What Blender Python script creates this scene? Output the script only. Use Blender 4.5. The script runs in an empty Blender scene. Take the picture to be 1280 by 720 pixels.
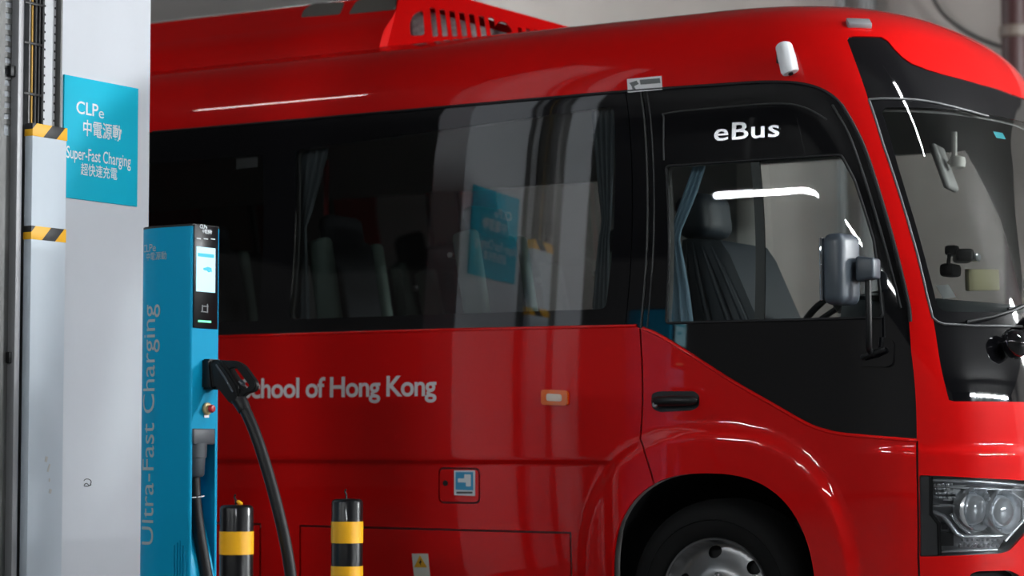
import bpy, bmesh, math, random
import numpy as np
from mathutils import Vector, Matrix
from mathutils.bvhtree import BVHTree
from mathutils.geometry import delaunay_2d_cdt

scene = bpy.context.scene
COL = scene.collection
random.seed(4)

# ------------------------------------------------------------------ camera
# pixel (1280x720) -> direction; world: bus drives towards +X, its near side is the plane y=0, floor z=0
F = 3022.0
PSI = math.atan(3022 / 4940.0)
TH = math.atan(200 / F)
FW = np.array([-math.sin(PSI) * math.cos(TH), math.cos(PSI) * math.cos(TH), math.sin(TH)])
RT = np.array([math.cos(PSI), math.sin(PSI), 0.0])
UP = np.cross(RT, FW)
CP = np.array([4.28462, -8.48904, 0.96810])

def ray(px, py):
    return FW + RT * ((px - 640) / F) + UP * ((360 - py) / F)
def on_x(px, py, x):
    r = ray(px, py); return CP + r * ((x - CP[0]) / r[0])
def on_y(px, py, y):
    r = ray(px, py); return CP + r * ((y - CP[1]) / r[1])

cam_d = bpy.data.cameras.new('camera'); cam = bpy.data.objects.new('camera', cam_d); COL.objects.link(cam)
cam_d.sensor_width = 36; cam_d.lens = F / 1280 * 36
cam.matrix_world = Matrix(((RT[0], UP[0], -FW[0], CP[0]), (RT[1], UP[1], -FW[1], CP[1]), (RT[2], UP[2], -FW[2], CP[2]), (0, 0, 0, 1)))
cam_d.clip_end = 200
cam_d.dof.use_dof = True; cam_d.dof.focus_distance = 9.0; cam_d.dof.aperture_fstop = 1.9
scene.camera = cam

# ------------------------------------------------------------------ light
scene.view_settings.view_transform = 'Standard'
scene.view_settings.look = 'None'
scene.view_settings.gamma = 1
scene.view_settings.use_curve_mapping = False
scene.view_settings.exposure = 0.75
world = bpy.data.worlds.new('world'); scene.world = world; world.use_nodes = True
world.node_tree.nodes['Background'].inputs[0].default_value = (0.75, 0.86, 1.0, 1)
world.node_tree.nodes['Background'].inputs[1].default_value = 0.05

# the hall is closed; its batten tubes and the added fill lamps below give all the light
TUBE_GLOW = 230.0

# ------------------------------------------------------------------ materials
MATS = {}
def mat(name, color, rough=0.5, metal=0.0, coat=0.0, noise=0.0, nscale=8.0, emit=None, estr=0.0, bump=0.0, spec=0.5, sheen=0.0):
    if name in MATS: return MATS[name]
    m = bpy.data.materials.new(name); m.use_nodes = True; nt = m.node_tree
    b = nt.nodes['Principled BSDF']
    b.inputs['Base Color'].default_value = (*color, 1); b.inputs['Roughness'].default_value = rough
    b.inputs['Metallic'].default_value = metal; b.inputs['Coat Weight'].default_value = coat
    b.inputs['Coat Roughness'].default_value = 0.03; b.inputs['Specular IOR Level'].default_value = spec
    b.inputs['Sheen Weight'].default_value = sheen
    if emit:
        b.inputs['Emission Color'].default_value = (*emit, 1); b.inputs['Emission Strength'].default_value = estr
    if noise or bump:
        tc = nt.nodes.new('ShaderNodeTexCoord'); nz = nt.nodes.new('ShaderNodeTexNoise')
        nz.inputs['Scale'].default_value = nscale; nz.inputs['Detail'].default_value = 6
        nt.links.new(tc.outputs['Object'], nz.inputs['Vector'])
        if noise:
            mr = nt.nodes.new('ShaderNodeMapRange'); mr.inputs['From Min'].default_value = .3; mr.inputs['From Max'].default_value = .7
            mr.inputs['To Min'].default_value = 1 - noise; mr.inputs['To Max'].default_value = 1 + noise
            mx = nt.nodes.new('ShaderNodeMix'); mx.data_type = 'RGBA'; mx.blend_type = 'MULTIPLY'
            mx.inputs['Factor'].default_value = 1; mx.inputs['A'].default_value = (*color, 1)
            nt.links.new(nz.outputs['Fac'], mr.inputs['Value']); nt.links.new(mr.outputs['Result'], mx.inputs['B'])
            nt.links.new(mx.outputs['Result'], b.inputs['Base Color'])
        if bump:
            bp = nt.nodes.new('ShaderNodeBump'); bp.inputs['Strength'].default_value = bump; bp.inputs['Distance'].default_value = .01
            nt.links.new(nz.outputs['Fac'], bp.inputs['Height']); nt.links.new(bp.outputs['Normal'], b.inputs['Normal'])
    MATS[name] = m
    return m
def glass_mat(name, tint, ior=1.5, rough=0.0):
    if name in MATS: return MATS[name]
    m = bpy.data.materials.new(name); m.use_nodes = True; nt = m.node_tree; nt.nodes.clear()
    out = nt.nodes.new('ShaderNodeOutputMaterial'); mix = nt.nodes.new('ShaderNodeMixShader')
    tr = nt.nodes.new('ShaderNodeBsdfTransparent'); gl = nt.nodes.new('ShaderNodeBsdfGlossy'); fr = nt.nodes.new('ShaderNodeFresnel')
    fr.inputs['IOR'].default_value = ior; gl.inputs['Roughness'].default_value = rough
    tr.inputs['Color'].default_value = (*tint, 1)
    nt.links.new(fr.outputs[0], mix.inputs[0]); nt.links.new(tr.outputs[0], mix.inputs[1]); nt.links.new(gl.outputs[0], mix.inputs[2])
    nt.links.new(mix.outputs[0], out.inputs['Surface'])
    MATS[name] = m
    return m

RED = mat('red_paint', (0.56, 0.002, 0.002), 0.40, coat=.8, spec=.05)
BLACKGLOSS = mat('black_gloss', (0.004, 0.004, 0.005), 0.3, coat=1.0, spec=.0)
BLACKGLOSS.node_tree.nodes['Principled BSDF'].inputs['Coat IOR'].default_value = 1.75
BLACK = mat('black_plastic', (0.006, 0.0065, 0.007), 0.42, spec=.3)
RUBBER = mat('black_rubber', (0.006, 0.006, 0.007), 0.5, spec=.3)
DARK = mat('dark_void', (0.006, 0.006, 0.007), 0.8)
CHROME = mat('chrome', (0.82, 0.83, 0.85), 0.12, metal=1)
STEEL = mat('wheel_steel', (0.26, 0.26, 0.265), 0.36, metal=.8)
WHITE = mat('white_plastic', (0.75, 0.77, 0.80), 0.4)
GREYP = mat('grey_plastic', (0.045, 0.053, 0.064), 0.5)
GLASS = glass_mat('tinted_glass', (0.46, 0.48, 0.48), 2.0)
GLASSD = glass_mat('dark_tinted_glass', (0.32, 0.33, 0.33), 1.9)
GLASSW = glass_mat('windscreen_glass', (0.60, 0.62, 0.61), 1.5)
GLASSC = glass_mat('clear_glass', (0.80, 0.84, 0.83), 1.5)
ORANGE = mat('amber_lens', (0.75, 0.12, 0.005), 0.15, coat=1)

# ------------------------------------------------------------------ object helpers
def link(name, me, material, parent=None):
    o = bpy.data.objects.new(name, me); COL.objects.link(o)
    if material is not None and not me.materials: me.materials.append(material)
    if parent is not None: attach(o, parent)
    return o
def attach(o, parent):
    o.parent = parent
    o.matrix_parent_inverse = world_of(parent).inverted()
def world_of(o):
    m = o.matrix_basis.copy()
    if o.parent: m = world_of(o.parent) @ o.matrix_parent_inverse @ m
    return m
def empty(name, loc, label, cat, group=None):
    o = bpy.data.objects.new(name, None); COL.objects.link(o); o.location = loc; o.empty_display_size = .1
    tag(o, label, cat, group); return o
def tag(o, label=None, cat=None, group=None, kind=None):
    if label: o['label'] = label
    if cat: o['category'] = cat
    if group: o['group'] = group
    if kind: o['kind'] = kind
    return o
def copy_tree(o, parent=None, offset=None):
    c = o.copy(); COL.objects.link(c)
    if parent is not None: c.parent = parent
    for ch in list(o.children): copy_tree(ch, c)
    if offset is not None: c.location = Vector(c.location) + Vector(offset)
    return c

class MB:
    """collects simple shapes, build() links them as one mesh"""
    def __init__(s): s.bm = bmesh.new()
    def box(s, c, d, bevel=0.0, rot=None, seg=2):
        r = bmesh.ops.create_cube(s.bm, size=1); vs = r['verts']
        for v in vs: v.co = Vector((v.co.x * d[0], v.co.y * d[1], v.co.z * d[2]))
        if bevel:
            es = list({e for v in vs for e in v.link_edges})
            rb = bmesh.ops.bevel(s.bm, geom=es, offset=bevel, segments=seg, affect='EDGES', profile=.5)
            vs = list({v for f in rb['faces'] for v in f.verts} | {v for v in vs if v.is_valid})
        M = Matrix.Translation(c) @ (rot.to_4x4() if rot is not None else Matrix.Identity(4))
        bmesh.ops.transform(s.bm, matrix=M, verts=vs); return s
    def tube(s, pts, r, seg=10, caps=True, closed=False):
        pts = [Vector(p) for p in pts]; n = len(pts)
        rr = r if isinstance(r, (list, tuple)) else [r] * n
        rings = []; nrm = None
        for i in range(n):
            a = pts[(i - 1) % n] if (i or closed) else pts[0]; b = pts[(i + 1) % n] if (i < n - 1 or closed) else pts[-1]
            t = (b - a).normalized()
            if nrm is None:
                nrm = t.orthogonal().normalized()
            nrm = (nrm - t * nrm.dot(t)).normalized(); bn = t.cross(nrm)
            rings.append([s.bm.verts.new(pts[i] + (nrm * math.cos(2 * math.pi * k / seg) + bn * math.sin(2 * math.pi * k / seg)) * rr[i]) for k in range(seg)])
        for i in range(n if closed else n - 1):
            A, B = rings[i], rings[(i + 1) % n]
            for k in range(seg): s.bm.faces.new((A[k], A[(k + 1) % seg], B[(k + 1) % seg], B[k]))
        if caps and not closed:
            s.bm.faces.new(rings[0][::-1]); s.bm.faces.new(rings[-1])
        return s
    def lathe(s, prof, c, axis, seg=32, closed=False):
        """prof: (radius, height along axis)"""
        ax = Vector(axis).normalized(); e1 = ax.orthogonal().normalized(); e2 = ax.cross(e1); c = Vector(c)
        rings = []
        for r, h in prof:
            if r < 1e-6: rings.append([s.bm.verts.new(c + ax * h)])
            else: rings.append([s.bm.verts.new(c + ax * h + (e1 * math.cos(2 * math.pi * k / seg) + e2 * math.sin(2 * math.pi * k / seg)) * r) for k in range(seg)])
        for i in range(len(rings) if closed else len(rings) - 1):
            A, B = rings[i], rings[(i + 1) % len(rings)]
            for k in range(seg):
                k2 = (k + 1) % seg
                if len(A) == 1 and len(B) == 1: continue
                if len(A) == 1: s.bm.faces.new((A[0], B[k2], B[k]))
                elif len(B) == 1: s.bm.faces.new((A[k], A[k2], B[0]))
                else: s.bm.faces.new((A[k], A[k2], B[k2], B[k]))
        return s
    def prism(s, pts, ext):
        """polygon of 3D points extruded by the vector ext"""
        e = Vector(ext); A = [s.bm.verts.new(Vector(p)) for p in pts]; B = [s.bm.verts.new(Vector(p) + e) for p in pts]
        s.bm.faces.new(A[::-1]); s.bm.faces.new(B); n = len(A)
        for i in range(n): s.bm.faces.new((A[i], A[(i + 1) % n], B[(i + 1) % n], B[i]))
        return s
    def bevel_all(s, off, seg=2, angle=35):
        es = [e for e in s.bm.edges if len(e.link_faces) == 2 and e.calc_face_angle(0) > math.radians(angle)]
        bmesh.ops.bevel(s.bm, geom=es, offset=off, segments=seg, affect='EDGES', profile=.5); return s
    def build(s, name, material, parent=None, smooth=40):
        bmesh.ops.recalc_face_normals(s.bm, faces=s.bm.faces[:])
        me = bpy.data.meshes.new(name); s.bm.to_mesh(me); s.bm.free()
        if smooth:
            me.polygons.foreach_set('use_smooth', [True] * len(me.polygons))
            me.set_sharp_from_angle(angle=math.radians(smooth))
        return link(name, me, material, parent)

def text_geo(txt, size=1.0, bold=0.0, spacing=1.0, align='LEFT', shear=0.0):
    """flat lettering as (verts Nx2, faces)"""
    cu = bpy.data.curves.new('t', 'FONT'); cu.body = txt; cu.size = size; cu.offset = bold; cu.space_character = spacing
    cu.align_x = align; cu.shear = shear; cu.resolution_u = 4
    o = bpy.data.objects.new('t', cu); COL.objects.link(o)
    dg = bpy.context.evaluated_depsgraph_get(); dg.update()
    me = o.evaluated_get(dg).to_mesh()
    bm = bmesh.new(); bm.from_mesh(me); bmesh.ops.triangulate(bm, faces=bm.faces[:])
    bmesh.ops.subdivide_edges(bm, edges=[e for e in bm.edges if e.calc_length() > size * .25], cuts=2)
    bmesh.ops.triangulate(bm, faces=bm.faces[:])
    bm.verts.index_update()
    V = np.array([v.co.to_tuple() for v in bm.verts])[:, :2] if len(bm.verts) else np.zeros((0, 2))
    Fc = [[v.index for v in f.verts] for f in bm.faces]; bm.free()
    o.evaluated_get(dg).to_mesh_clear(); bpy.data.objects.remove(o); bpy.data.curves.remove(cu)
    return V, Fc
def lettering(name, V, Fc, fn, material, parent=None, smooth=False):
    me = bpy.data.meshes.new(name); me.from_pydata([tuple(fn(x, y)) for x, y in V], [], Fc); me.update()
    return link(name, me, material, parent)
def fit_text(txt, w, h=None, bold=0.0, spacing=1.0):
    """text scaled to a box: x 0..w, y 0..h (cap/ink height)"""
    V, Fc = text_geo(txt, 1.0, bold, spacing)
    V = V - V.min(0); s = V.max(0)
    V[:, 0] *= w / s[0]; V[:, 1] *= (h / s[1] if h else w / s[0])
    return V, Fc

# ------------------------------------------------------------------ bus body surface
HALF = 1.04          # half width
LC = 1.35            # parameter length of one half of the rounded front
ROWS = [  # z, inset, xs (corner starts), xf (front at the centre), superellipse power
    (0.26, .060, .50, 1.19, 2.7), (0.40, .030, .52, 1.23, 2.7), (0.62, .008, .53, 1.25, 2.7), (0.90, .000, .53, 1.25, 2.7),
    (1.20, .000, .53, 1.23, 2.7), (1.46, .004, .50, 1.18, 2.7), (1.80, .018, .44, 1.09, 2.7), (2.10, .034, .36, 1.00, 2.7),
    (2.33, .050, .28, .92, 2.7), (2.42, .059, .24, .88, 2.7), (2.53, .085, .18, .82, 2.7), (2.625, .140, .11, .75, 2.7),
    (2.70, .220, .02, .65, 2.6), (2.75, .330, -.09, .53, 2.5), (2.79, .520, -.28, .33, 2.4), (2.815, .800, -.62, .0, 2.3), (2.823, 1.04, -1.0, -.42, 2.2)]
def _table():
    R = np.array(ROWS); d = np.hypot(np.diff(R[:, 0]), np.diff(R[:, 1])); t = np.concatenate([[0], np.cumsum(d)])
    # monotone-ish cubic (finite-difference tangents)
    m = np.gradient(R, t, axis=0)
    T = np.linspace(0, t[-1], 1200); k = np.clip(np.searchsorted(t, T, side='right') - 1, 0, len(t) - 2)
    h = (t[k + 1] - t[k])[:, None]; q = ((T - t[k])[:, None]) / h
    P = (2*q**3 - 3*q**2 + 1) * R[k] + (q**3 - 2*q**2 + q) * h * m[k] + (-2*q**3 + 3*q**2) * R[k+1] + (q**3 - q**2) * h * m[k+1]
    P[:, 1] = np.clip(P[:, 1], 0, 1.04)
    return T, P
TV, TP = _table()
VMAX = TV[-1]
def sst(a, b, x):
    t = np.clip((x - a) / (b - a), 0, 1); return t * t * (3 - 2 * t)
ARCH_A, ARCH_B, ARCH_Z, ARCH_P = .445, .485, .385, 2.5
def arch_g(x, z): return ((np.abs(x) / ARCH_A) ** ARCH_P + (np.clip(z - ARCH_Z, 0, 9) / ARCH_B) ** ARCH_P) ** (1 / ARCH_P)
def base(u, v):
    c = [np.interp(v, TV, TP[:, i]) for i in range(5)]
    z, ins, xs, xf, n = c
    th = np.clip(u / LC, 0, 2) * (math.pi / 2)
    sn, cs = np.sin(th), np.cos(th)
    r = (np.abs(sn) ** n + np.abs(cs) ** n) ** (-1 / n)
    x = xs + (xf - xs) * sn * r + np.minimum(u, 0) - np.maximum(u - 2 * LC, 0)
    y = HALF - (HALF - ins) * cs * r
    return x, y, z
def disp(x, z, u):
    """relief pressed into the side sheets"""
    d = -0.020 * sst(.923, .897, z) * sst(-.40, -.50, x)
    g = arch_g(x, z)
    fl = 0.024 * sst(1.42, 1.27, g) * sst(.30, .55, z + .25)
    side = sst(.5, .1, u)
    d = d + fl * side
    d = d + 0.010 * sst(.985, .955, z) * sst(.55, .80, x) * sst(.60, .80, z)   # shallow swage that runs on to the headlight
    return d
def surf(u, v, off=0.0):
    u = np.asarray(u, float); v = np.asarray(v, float)
    e = 4e-3
    def P(u, v):
        v = np.clip(v, 0, VMAX); return np.stack(base(u, v), -1)
    def nrm(Pf):
        du = Pf(u + e, v) - Pf(u - e, v); dv = Pf(u, np.clip(v + e, 0, VMAX)) - Pf(u, np.clip(v - e, 0, VMAX))
        n = np.cross(du, dv); L = np.linalg.norm(n, axis=-1, keepdims=True)
        n = np.where(L > 1e-9, n / np.maximum(L, 1e-9), np.array([0, 0, 1.0])); return n
    nb = nrm(P)
    def Q(u, v):
        p = P(u, v); um = np.where(u > LC, 2 * LC - u, u)
        d = disp(p[..., 0], p[..., 2], um); return p + nb * d[..., None]
    p = Q(u, v); n = nrm(Q)
    return p + n * off, n
def v_of_z(z): return np.interp(z, TP[:, 0], TV)
def u_of_x(x, z): return x - np.interp(z, TP[:, 0], TP[:, 2])

_us = np.concatenate([np.arange(-4.6, 0, .03), np.arange(0, 2 * LC + .01, .025)]); _vs = np.linspace(0, VMAX, 170)
_U, _V = np.meshgrid(_us, _vs, indexing='ij'); _P, _N = surf(_U, _V)
_nv = len(_vs); _pts = [tuple(p) for p in _P.reshape(-1, 3)]
_fc = []
for i in range(len(_us) - 1):
    for j in range(_nv - 1):
        a = i * _nv + j; b = a + _nv
        _fc.append((a, b, b + 1)); _fc.append((a, b + 1, a + 1))
BVH = BVHTree.FromPolygons(_pts, _fc, all_triangles=True)
_UF, _VF = _U.reshape(-1), _V.reshape(-1)
def uv(px, py):
    d = Vector(ray(px, py)).normalized()
    hit, n, idx, dist = BVH.ray_cast(Vector(CP), d)
    if hit is None: raise ValueError('pixel misses the bus: %s %s' % (px, py))
    a, b, c = _fc[idx]; A, B, C = (np.array(_pts[i]) for i in (a, b, c)); h = np.array(hit)
    v0, v1, v2 = B - A, C - A, h - A
    d00, d01, d11, d20, d21 = v0 @ v0, v0 @ v1, v1 @ v1, v2 @ v0, v2 @ v1; den = d00 * d11 - d01 * d01
    w1 = (d11 * d20 - d01 * d21) / den; w2 = (d00 * d21 - d01 * d20) / den; w0 = 1 - w1 - w2
    return (w0 * _UF[a] + w1 * _UF[b] + w2 * _UF[c], w0 * _VF[a] + w1 * _VF[b] + w2 * _VF[c])
def uvs(pts): return [uv(*p) for p in pts]
def dens(loop, h=.03, closed=True):
    out = []; n = len(loop)
    for i in range(n if closed else n - 1):
        a = np.array(loop[i]); b = np.array(loop[(i + 1) % n]); k = max(1, int(np.linalg.norm(b - a) / h))
        for j in range(k): out.append(tuple(a + (b - a) * j / k))
    if not closed: out.append(tuple(loop[-1]))
    return out
def roundp(pts, r, seg=5):
    """round the corners of a pixel polygon; r one value or one per corner"""
    n = len(pts); out = []
    rr = r if isinstance(r, (list, tuple)) else [r] * n
    for i in range(n):
        p = np.array(pts[i], float); a = np.array(pts[i - 1], float); b = np.array(pts[(i + 1) % n], float)
        if rr[i] <= 0: out.append(tuple(p)); continue
        da = a - p; db = b - p; la, lb = np.linalg.norm(da), np.linalg.norm(db); q = min(rr[i], la * .45, lb * .45)
        s, e = p + da / la * q, p + db / lb * q
        for k in range(seg + 1):
            t = k / seg; out.append(tuple((1 - t) ** 2 * s + 2 * t * (1 - t) * p + t * t * e))
    return out
def smooth_line(pts, k=6):
    P = [np.array(p, float) for p in pts]; out = []
    for i in range(len(P) - 1):
        p0 = P[max(i - 1, 0)]; p1 = P[i]; p2 = P[i + 1]; p3 = P[min(i + 2, len(P) - 1)]
        for j in range(k):
            t = j / k
            out.append(tuple(.5 * (2 * p1 + (p2 - p0) * t + (2 * p0 - 5 * p1 + 4 * p2 - p3) * t * t + (3 * p1 - p0 - 3 * p2 + p3) * t ** 3)))
    out.append(tuple(P[-1])); return out
def inside(poly, X):
    P = np.asarray(poly); x, y = X[:, 0], X[:, 1]; r = np.zeros(len(X), bool)
    bb = (x >= P[:, 0].min()) & (x <= P[:, 0].max()) & (y >= P[:, 1].min()) & (y <= P[:, 1].max())
    idx = np.nonzero(bb)[0]; xs, ys = x[idx], y[idx]; rr = np.zeros(len(idx), bool)
    for i in range(len(P)):
        x1, y1 = P[i - 1]; x2, y2 = P[i]
        if y1 == y2: continue
        c = ((y1 > ys) != (y2 > ys)) & (xs < (x2 - x1) * (ys - y1) / (y2 - y1) + x1); rr ^= c
    r[idx] = rr; return r
def strip(line, w):
    """closed thin loop around a polyline (a panel gap)"""
    P = np.array(line); t = np.gradient(P, axis=0); t /= np.linalg.norm(t, axis=1, keepdims=True); n = np.stack([-t[:, 1], t[:, 0]], 1)
    return [tuple(p) for p in np.concatenate([P + n * w / 2, (P - n * w / 2)[::-1]])]
def triangulate(loops, grid):
    V = []; E = []
    for lp in loops:
        k = len(V); n = len(lp); V += [Vector(p) for p in lp]; E += [(k + i, k + (i + 1) % n) for i in range(n)]
    V += [Vector(p) for p in grid]
    vo, eo, fo, _, _, _ = delaunay_2d_cdt(V, E, [], 0, 1e-6)
    return np.array([(p.x, p.y) for p in vo]), np.array(fo)
def gridpts(u0, u1, v0, v1, hu, hv=None):
    hv = hv or hu
    U, V = np.meshgrid(np.arange(u0, u1, hu), np.arange(v0, v1, hv), indexing='ij')
    U = U + (np.arange(U.shape[1]) % 2)[None, :] * hu * .5
    return np.stack([U.ravel(), V.ravel()], 1)
def sheet(name, V2, T, material, parent, off=0.0, th=0.006, mirror=False):
    """2D triangles laid on the bus surface, with a rim of depth th"""
    if len(T) == 0: print('EMPTY', name); return None
    used, inv = np.unique(T, return_inverse=True); T = inv.reshape(T.shape); V2 = V2[used].copy()
    a = V2[T[:, 0]]; b = V2[T[:, 1]]; c = V2[T[:, 2]]
    ar = (b[:, 0]-a[:, 0])*(c[:, 1]-a[:, 1]) - (b[:, 1]-a[:, 1])*(c[:, 0]-a[:, 0])
    T = np.where((ar < 0)[:, None], T[:, ::-1], T)
    if mirror: V2[:, 0] = 2 * LC - V2[:, 0]; T = T[:, ::-1]
    P, N = surf(V2[:, 0], V2[:, 1], off)
    verts = P.tolist(); nors = N.tolist(); faces = T.tolist(); n0 = len(verts)
    if th:
        ed = np.concatenate([T[:, [0, 1]], T[:, [1, 2]], T[:, [2, 0]]]); key = np.sort(ed, 1)
        k = key[:, 0].astype(np.int64) * len(V2) + key[:, 1]; uq, ix, ct = np.unique(k, return_index=True, return_counts=True)
        be = ed[ix[ct == 1]]
        acc = {}
        for i, j in be:
            q = np.cross(P[j] - P[i], N[i]); L = np.linalg.norm(q)
            if L > 0:
                q = q / L
                acc[i] = acc.get(i, 0) + q; acc[j] = acc.get(j, 0) + q
        idx = {}
        for i, q in acc.items():
            q = q / max(np.linalg.norm(q), 1e-6); idx[i] = len(verts)
            verts += [P[i].tolist(), (P[i] - N[i] * th).tolist()]; nors += [q.tolist(), q.tolist()]
        for i, j in be:
            if i in idx and j in idx: faces.append([idx[j], idx[i], idx[i] + 1, idx[j] + 1])
    me = bpy.data.meshes.new(name); me.from_pydata(verts, [], faces); me.update()
    me.polygons.foreach_set('use_smooth', [True] * len(me.polygons))
    me.normals_split_custom_set_from_vertices(nors)
    return link(name, me, material, parent)
def patch(name, loop, material, parent, off=0.003, th=0.003, h=.03, holes=(), mirror=False):
    lp = dens(loop, h); A = np.array(lp)
    hs = [dens(q, h) for q in holes]
    g = gridpts(A[:, 0].min(), A[:, 0].max(), A[:, 1].min(), A[:, 1].max(), h)
    V2, T = triangulate([lp] + hs, g[inside(lp, g)])
    cen = V2[T].mean(1); k = inside(lp, cen)
    for q in hs: k &= ~inside(q, cen)
    return sheet(name, V2, T[k], material, parent, off, th, mirror)
def ppatch(name, pxl, material, parent, **kw): return patch(name, uvs(pxl), material, parent, **kw)
def spt(px, py, off=0.0):
    u, v = uv(px, py); p, n = surf(np.array([u]), np.array([v]), off); return Vector(p[0]), Vector(n[0])
def surf_tube(name, pxline, r, material, parent, off=0.0, seg=8, extra=None):
    l2 = dens(uvs(pxline), .03, False); A = np.array(l2); P, N = surf(A[:, 0], A[:, 1], off)
    return MB().tube([tuple(p) for p in P], r, seg).build(name, material, parent, 60)

# ------------------------------------------------------------------ setting
CONC = mat('concrete_wall', (0.31, 0.287, 0.265), 0.85, noise=.12, nscale=1.3, bump=.1)
CEILM = mat('ceiling_paint', (0.12, 0.118, 0.115), 0.9, noise=.06, nscale=.8)
FLOORM = mat('floor_concrete', (0.07, 0.07, 0.07), 0.55, noise=.2, nscale=1.5, bump=.05)
PAINTW = mat('white_wall_paint', (0.60, 0.625, 0.67), 0.7, noise=.03, nscale=3, bump=.04)
CEIL_Z = 4.5
def slab(name, lo, hi, m):
    o = MB().box([(a + b) / 2 for a, b in zip(lo, hi)], [b - a for a, b in zip(lo, hi)]).build(name, m, None, 0)
    o['kind'] = 'structure'; return o
slab('floor', (-13, -15, -.2), (22, 7.2, 0), FLOORM)
slab('ceiling', (-13, -15, CEIL_Z), (22, 7.2, CEIL_Z + .2), CEILM)
slab('wall_back', (-13, 7.0, 0), (22, 7.2, CEIL_Z), CONC)
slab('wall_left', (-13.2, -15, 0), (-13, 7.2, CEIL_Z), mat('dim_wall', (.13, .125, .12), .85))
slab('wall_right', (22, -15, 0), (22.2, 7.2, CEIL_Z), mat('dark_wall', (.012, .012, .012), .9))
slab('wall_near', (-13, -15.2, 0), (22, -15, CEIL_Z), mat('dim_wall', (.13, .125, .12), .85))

# ------------------------------------------------------------------ bus
bus = empty('electric_minibus', (-2.2, HALF, 0), 'red electric minibus with black tinted window band, parked behind the blue charging post', 'bus')

top_px = smooth_line([(190, 165), (400, 147), (600, 129.5), (780, 114), (905, 105), (960, 102), (1000, 104), (1030, 113), (1052, 131), (1072, 166), (1087, 203), (1113, 288), (1134, 372)], 6) + [(1139, 440), (1145, 505), (1146, 551)]
belt_px = [(190, 424), (280, 421), (540, 413), (790, 407), (803, 411)]
diag_px = smooth_line([(803, 411), (821, 418), (856, 439), (912, 475), (969, 508), (1008, 530), (1033, 539), (1061, 544), (1146, 551)], 5)
tu, bu = uvs(top_px), uvs(belt_px)
du_ = uvs(diag_px)
zt, zb = 2.405, 1.458
REAR_X = -5.75
BLK = [(u_of_x(-5.5, zt), tu[0][1])] + tu + du_[::-1][1:] + bu[::-1][1:] + [(u_of_x(-5.5, zb), bu[0][1])]
BLK = dens(BLK, .03)

def arch_loop(s=1.0):
    pts = []
    for k in range(41):
        a = math.pi * k / 40; c, q = math.cos(a), math.sin(a)
        x = -ARCH_A * s * math.copysign(abs(c) ** (2 / ARCH_P), c); z = ARCH_Z + ARCH_B * s * q ** (2 / ARCH_P)
        pts.append((u_of_x(x, z), v_of_z(z)))
    xl = ARCH_A * s
    for z in (.33, .27): pts.append((u_of_x(xl, z), v_of_z(z)))
    pts.append((u_of_x(xl, .26), -.05)); pts.append((u_of_x(-xl, .26), -.05))
    for z in (.27, .33): pts.append((u_of_x(-xl, z), v_of_z(z)))
    return pts
ARCH = dens(arch_loop(), .03)
REARARCH = [(u - 3.935, v) for u, v in ARCH]

W1 = dens(uvs(roundp([(368, 187), (767, 132), (757, 386), (360, 399)], 9)), .03)
_a, _b = uv(327, 193), uv(321, 401)
W2 = dens([(u_of_x(-3.75, 2.3), _a[1]), _a, _b, (u_of_x(-3.75, 1.5), _b[1])], .03)
W3 = dens([(u_of_x(-5.35, 2.3), _a[1]), (u_of_x(-3.95, 2.3), _a[1]), (u_of_x(-3.95, 1.5), _b[1]), (u_of_x(-5.35, 1.5), _b[1])], .03)
def xz(pts): return dens([(u_of_x(x, z), v_of_z(z)) for x, z in pts], .03)
FARW = [xz([(-.77, 2.33), (.32, 2.33), (.50, 2.0), (.60, 1.52), (-.77, 1.52)]), xz([(-3.3, 2.30), (-1.62, 2.30), (-1.62, 1.53), (-3.3, 1.53)]), xz([(-5.3, 2.30), (-3.5, 2.30), (-3.5, 1.53), (-5.3, 1.53)])]
DW = dens(uvs(roundp([(833, 208), (1051, 194), (1068, 225), (1092, 300), (1102, 396), (833, 403)], [6, 14, 4, 4, 10, 6])), .03)

# windscreen: black surround, clear glass inside it (near half traced, far half mirrored)
ws_left = smooth_line([(1059, 50), (1078, 102), (1096, 158), (1116, 216), (1138, 287), (1156, 353), (1167, 402), (1176, 458), (1186, 500)], 4)
ws_top = [(1061, 46), (1066, 45), (1102, 46), (1110, 51), (1118, 61), (1128, 71), (1139, 79), (1160, 87), (1180, 93), (1200, 98), (1225, 105), (1250, 112), (1275, 119)]
wl, wt = uvs(ws_left), [p for p in uvs(ws_top) if p[0] < LC - .03]
print('ws top', [tuple(round(q, 2) for q in p) for p in uvs(ws_top)])
print('ws left', [tuple(round(q, 2) for q in p) for p in wl])
vb = wl[-1][1]
near = [(LC, vb - .005)] + [(wl[-1][0] + .02, vb - .005)] + wl[::-1] + wt + [(LC, wt[-1][1] - .002)]
def mirror_full(half): return half + [(2 * LC - u, v) for u, v in half[::-1]][1:-1]
WS = dens(mirror_full(near), .03)
g_left = smooth_line([(1103, 140), (1111, 165), (1124, 211), (1147, 287), (1164, 350), (1170, 375)], 4) + [(1174, 384), (1181, 389)]
gl = uvs(g_left)
vtop = gl[0][1]; vbot = gl[-1][1]
WG = dens(mirror_full([(LC, vbot)] + gl[::-1] + [(gl[0][0] + .02, vtop + .02), (LC, vtop + .05)]), .03)

# lamp openings
HL = dens(uvs(roundp([(1149, 594), (1178, 595), (1290, 601), (1304, 606), (1306, 640), (1262, 689), (1250, 692), (1150, 696)], [3, 0, 0, 4, 10, 8, 0, 3])), .03)
FOG = dens(uvs(roundp([(1212, 718), (1222, 714), (1262, 713), (1276, 720), (1270, 748), (1215, 750)], 4)), .03)

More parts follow.
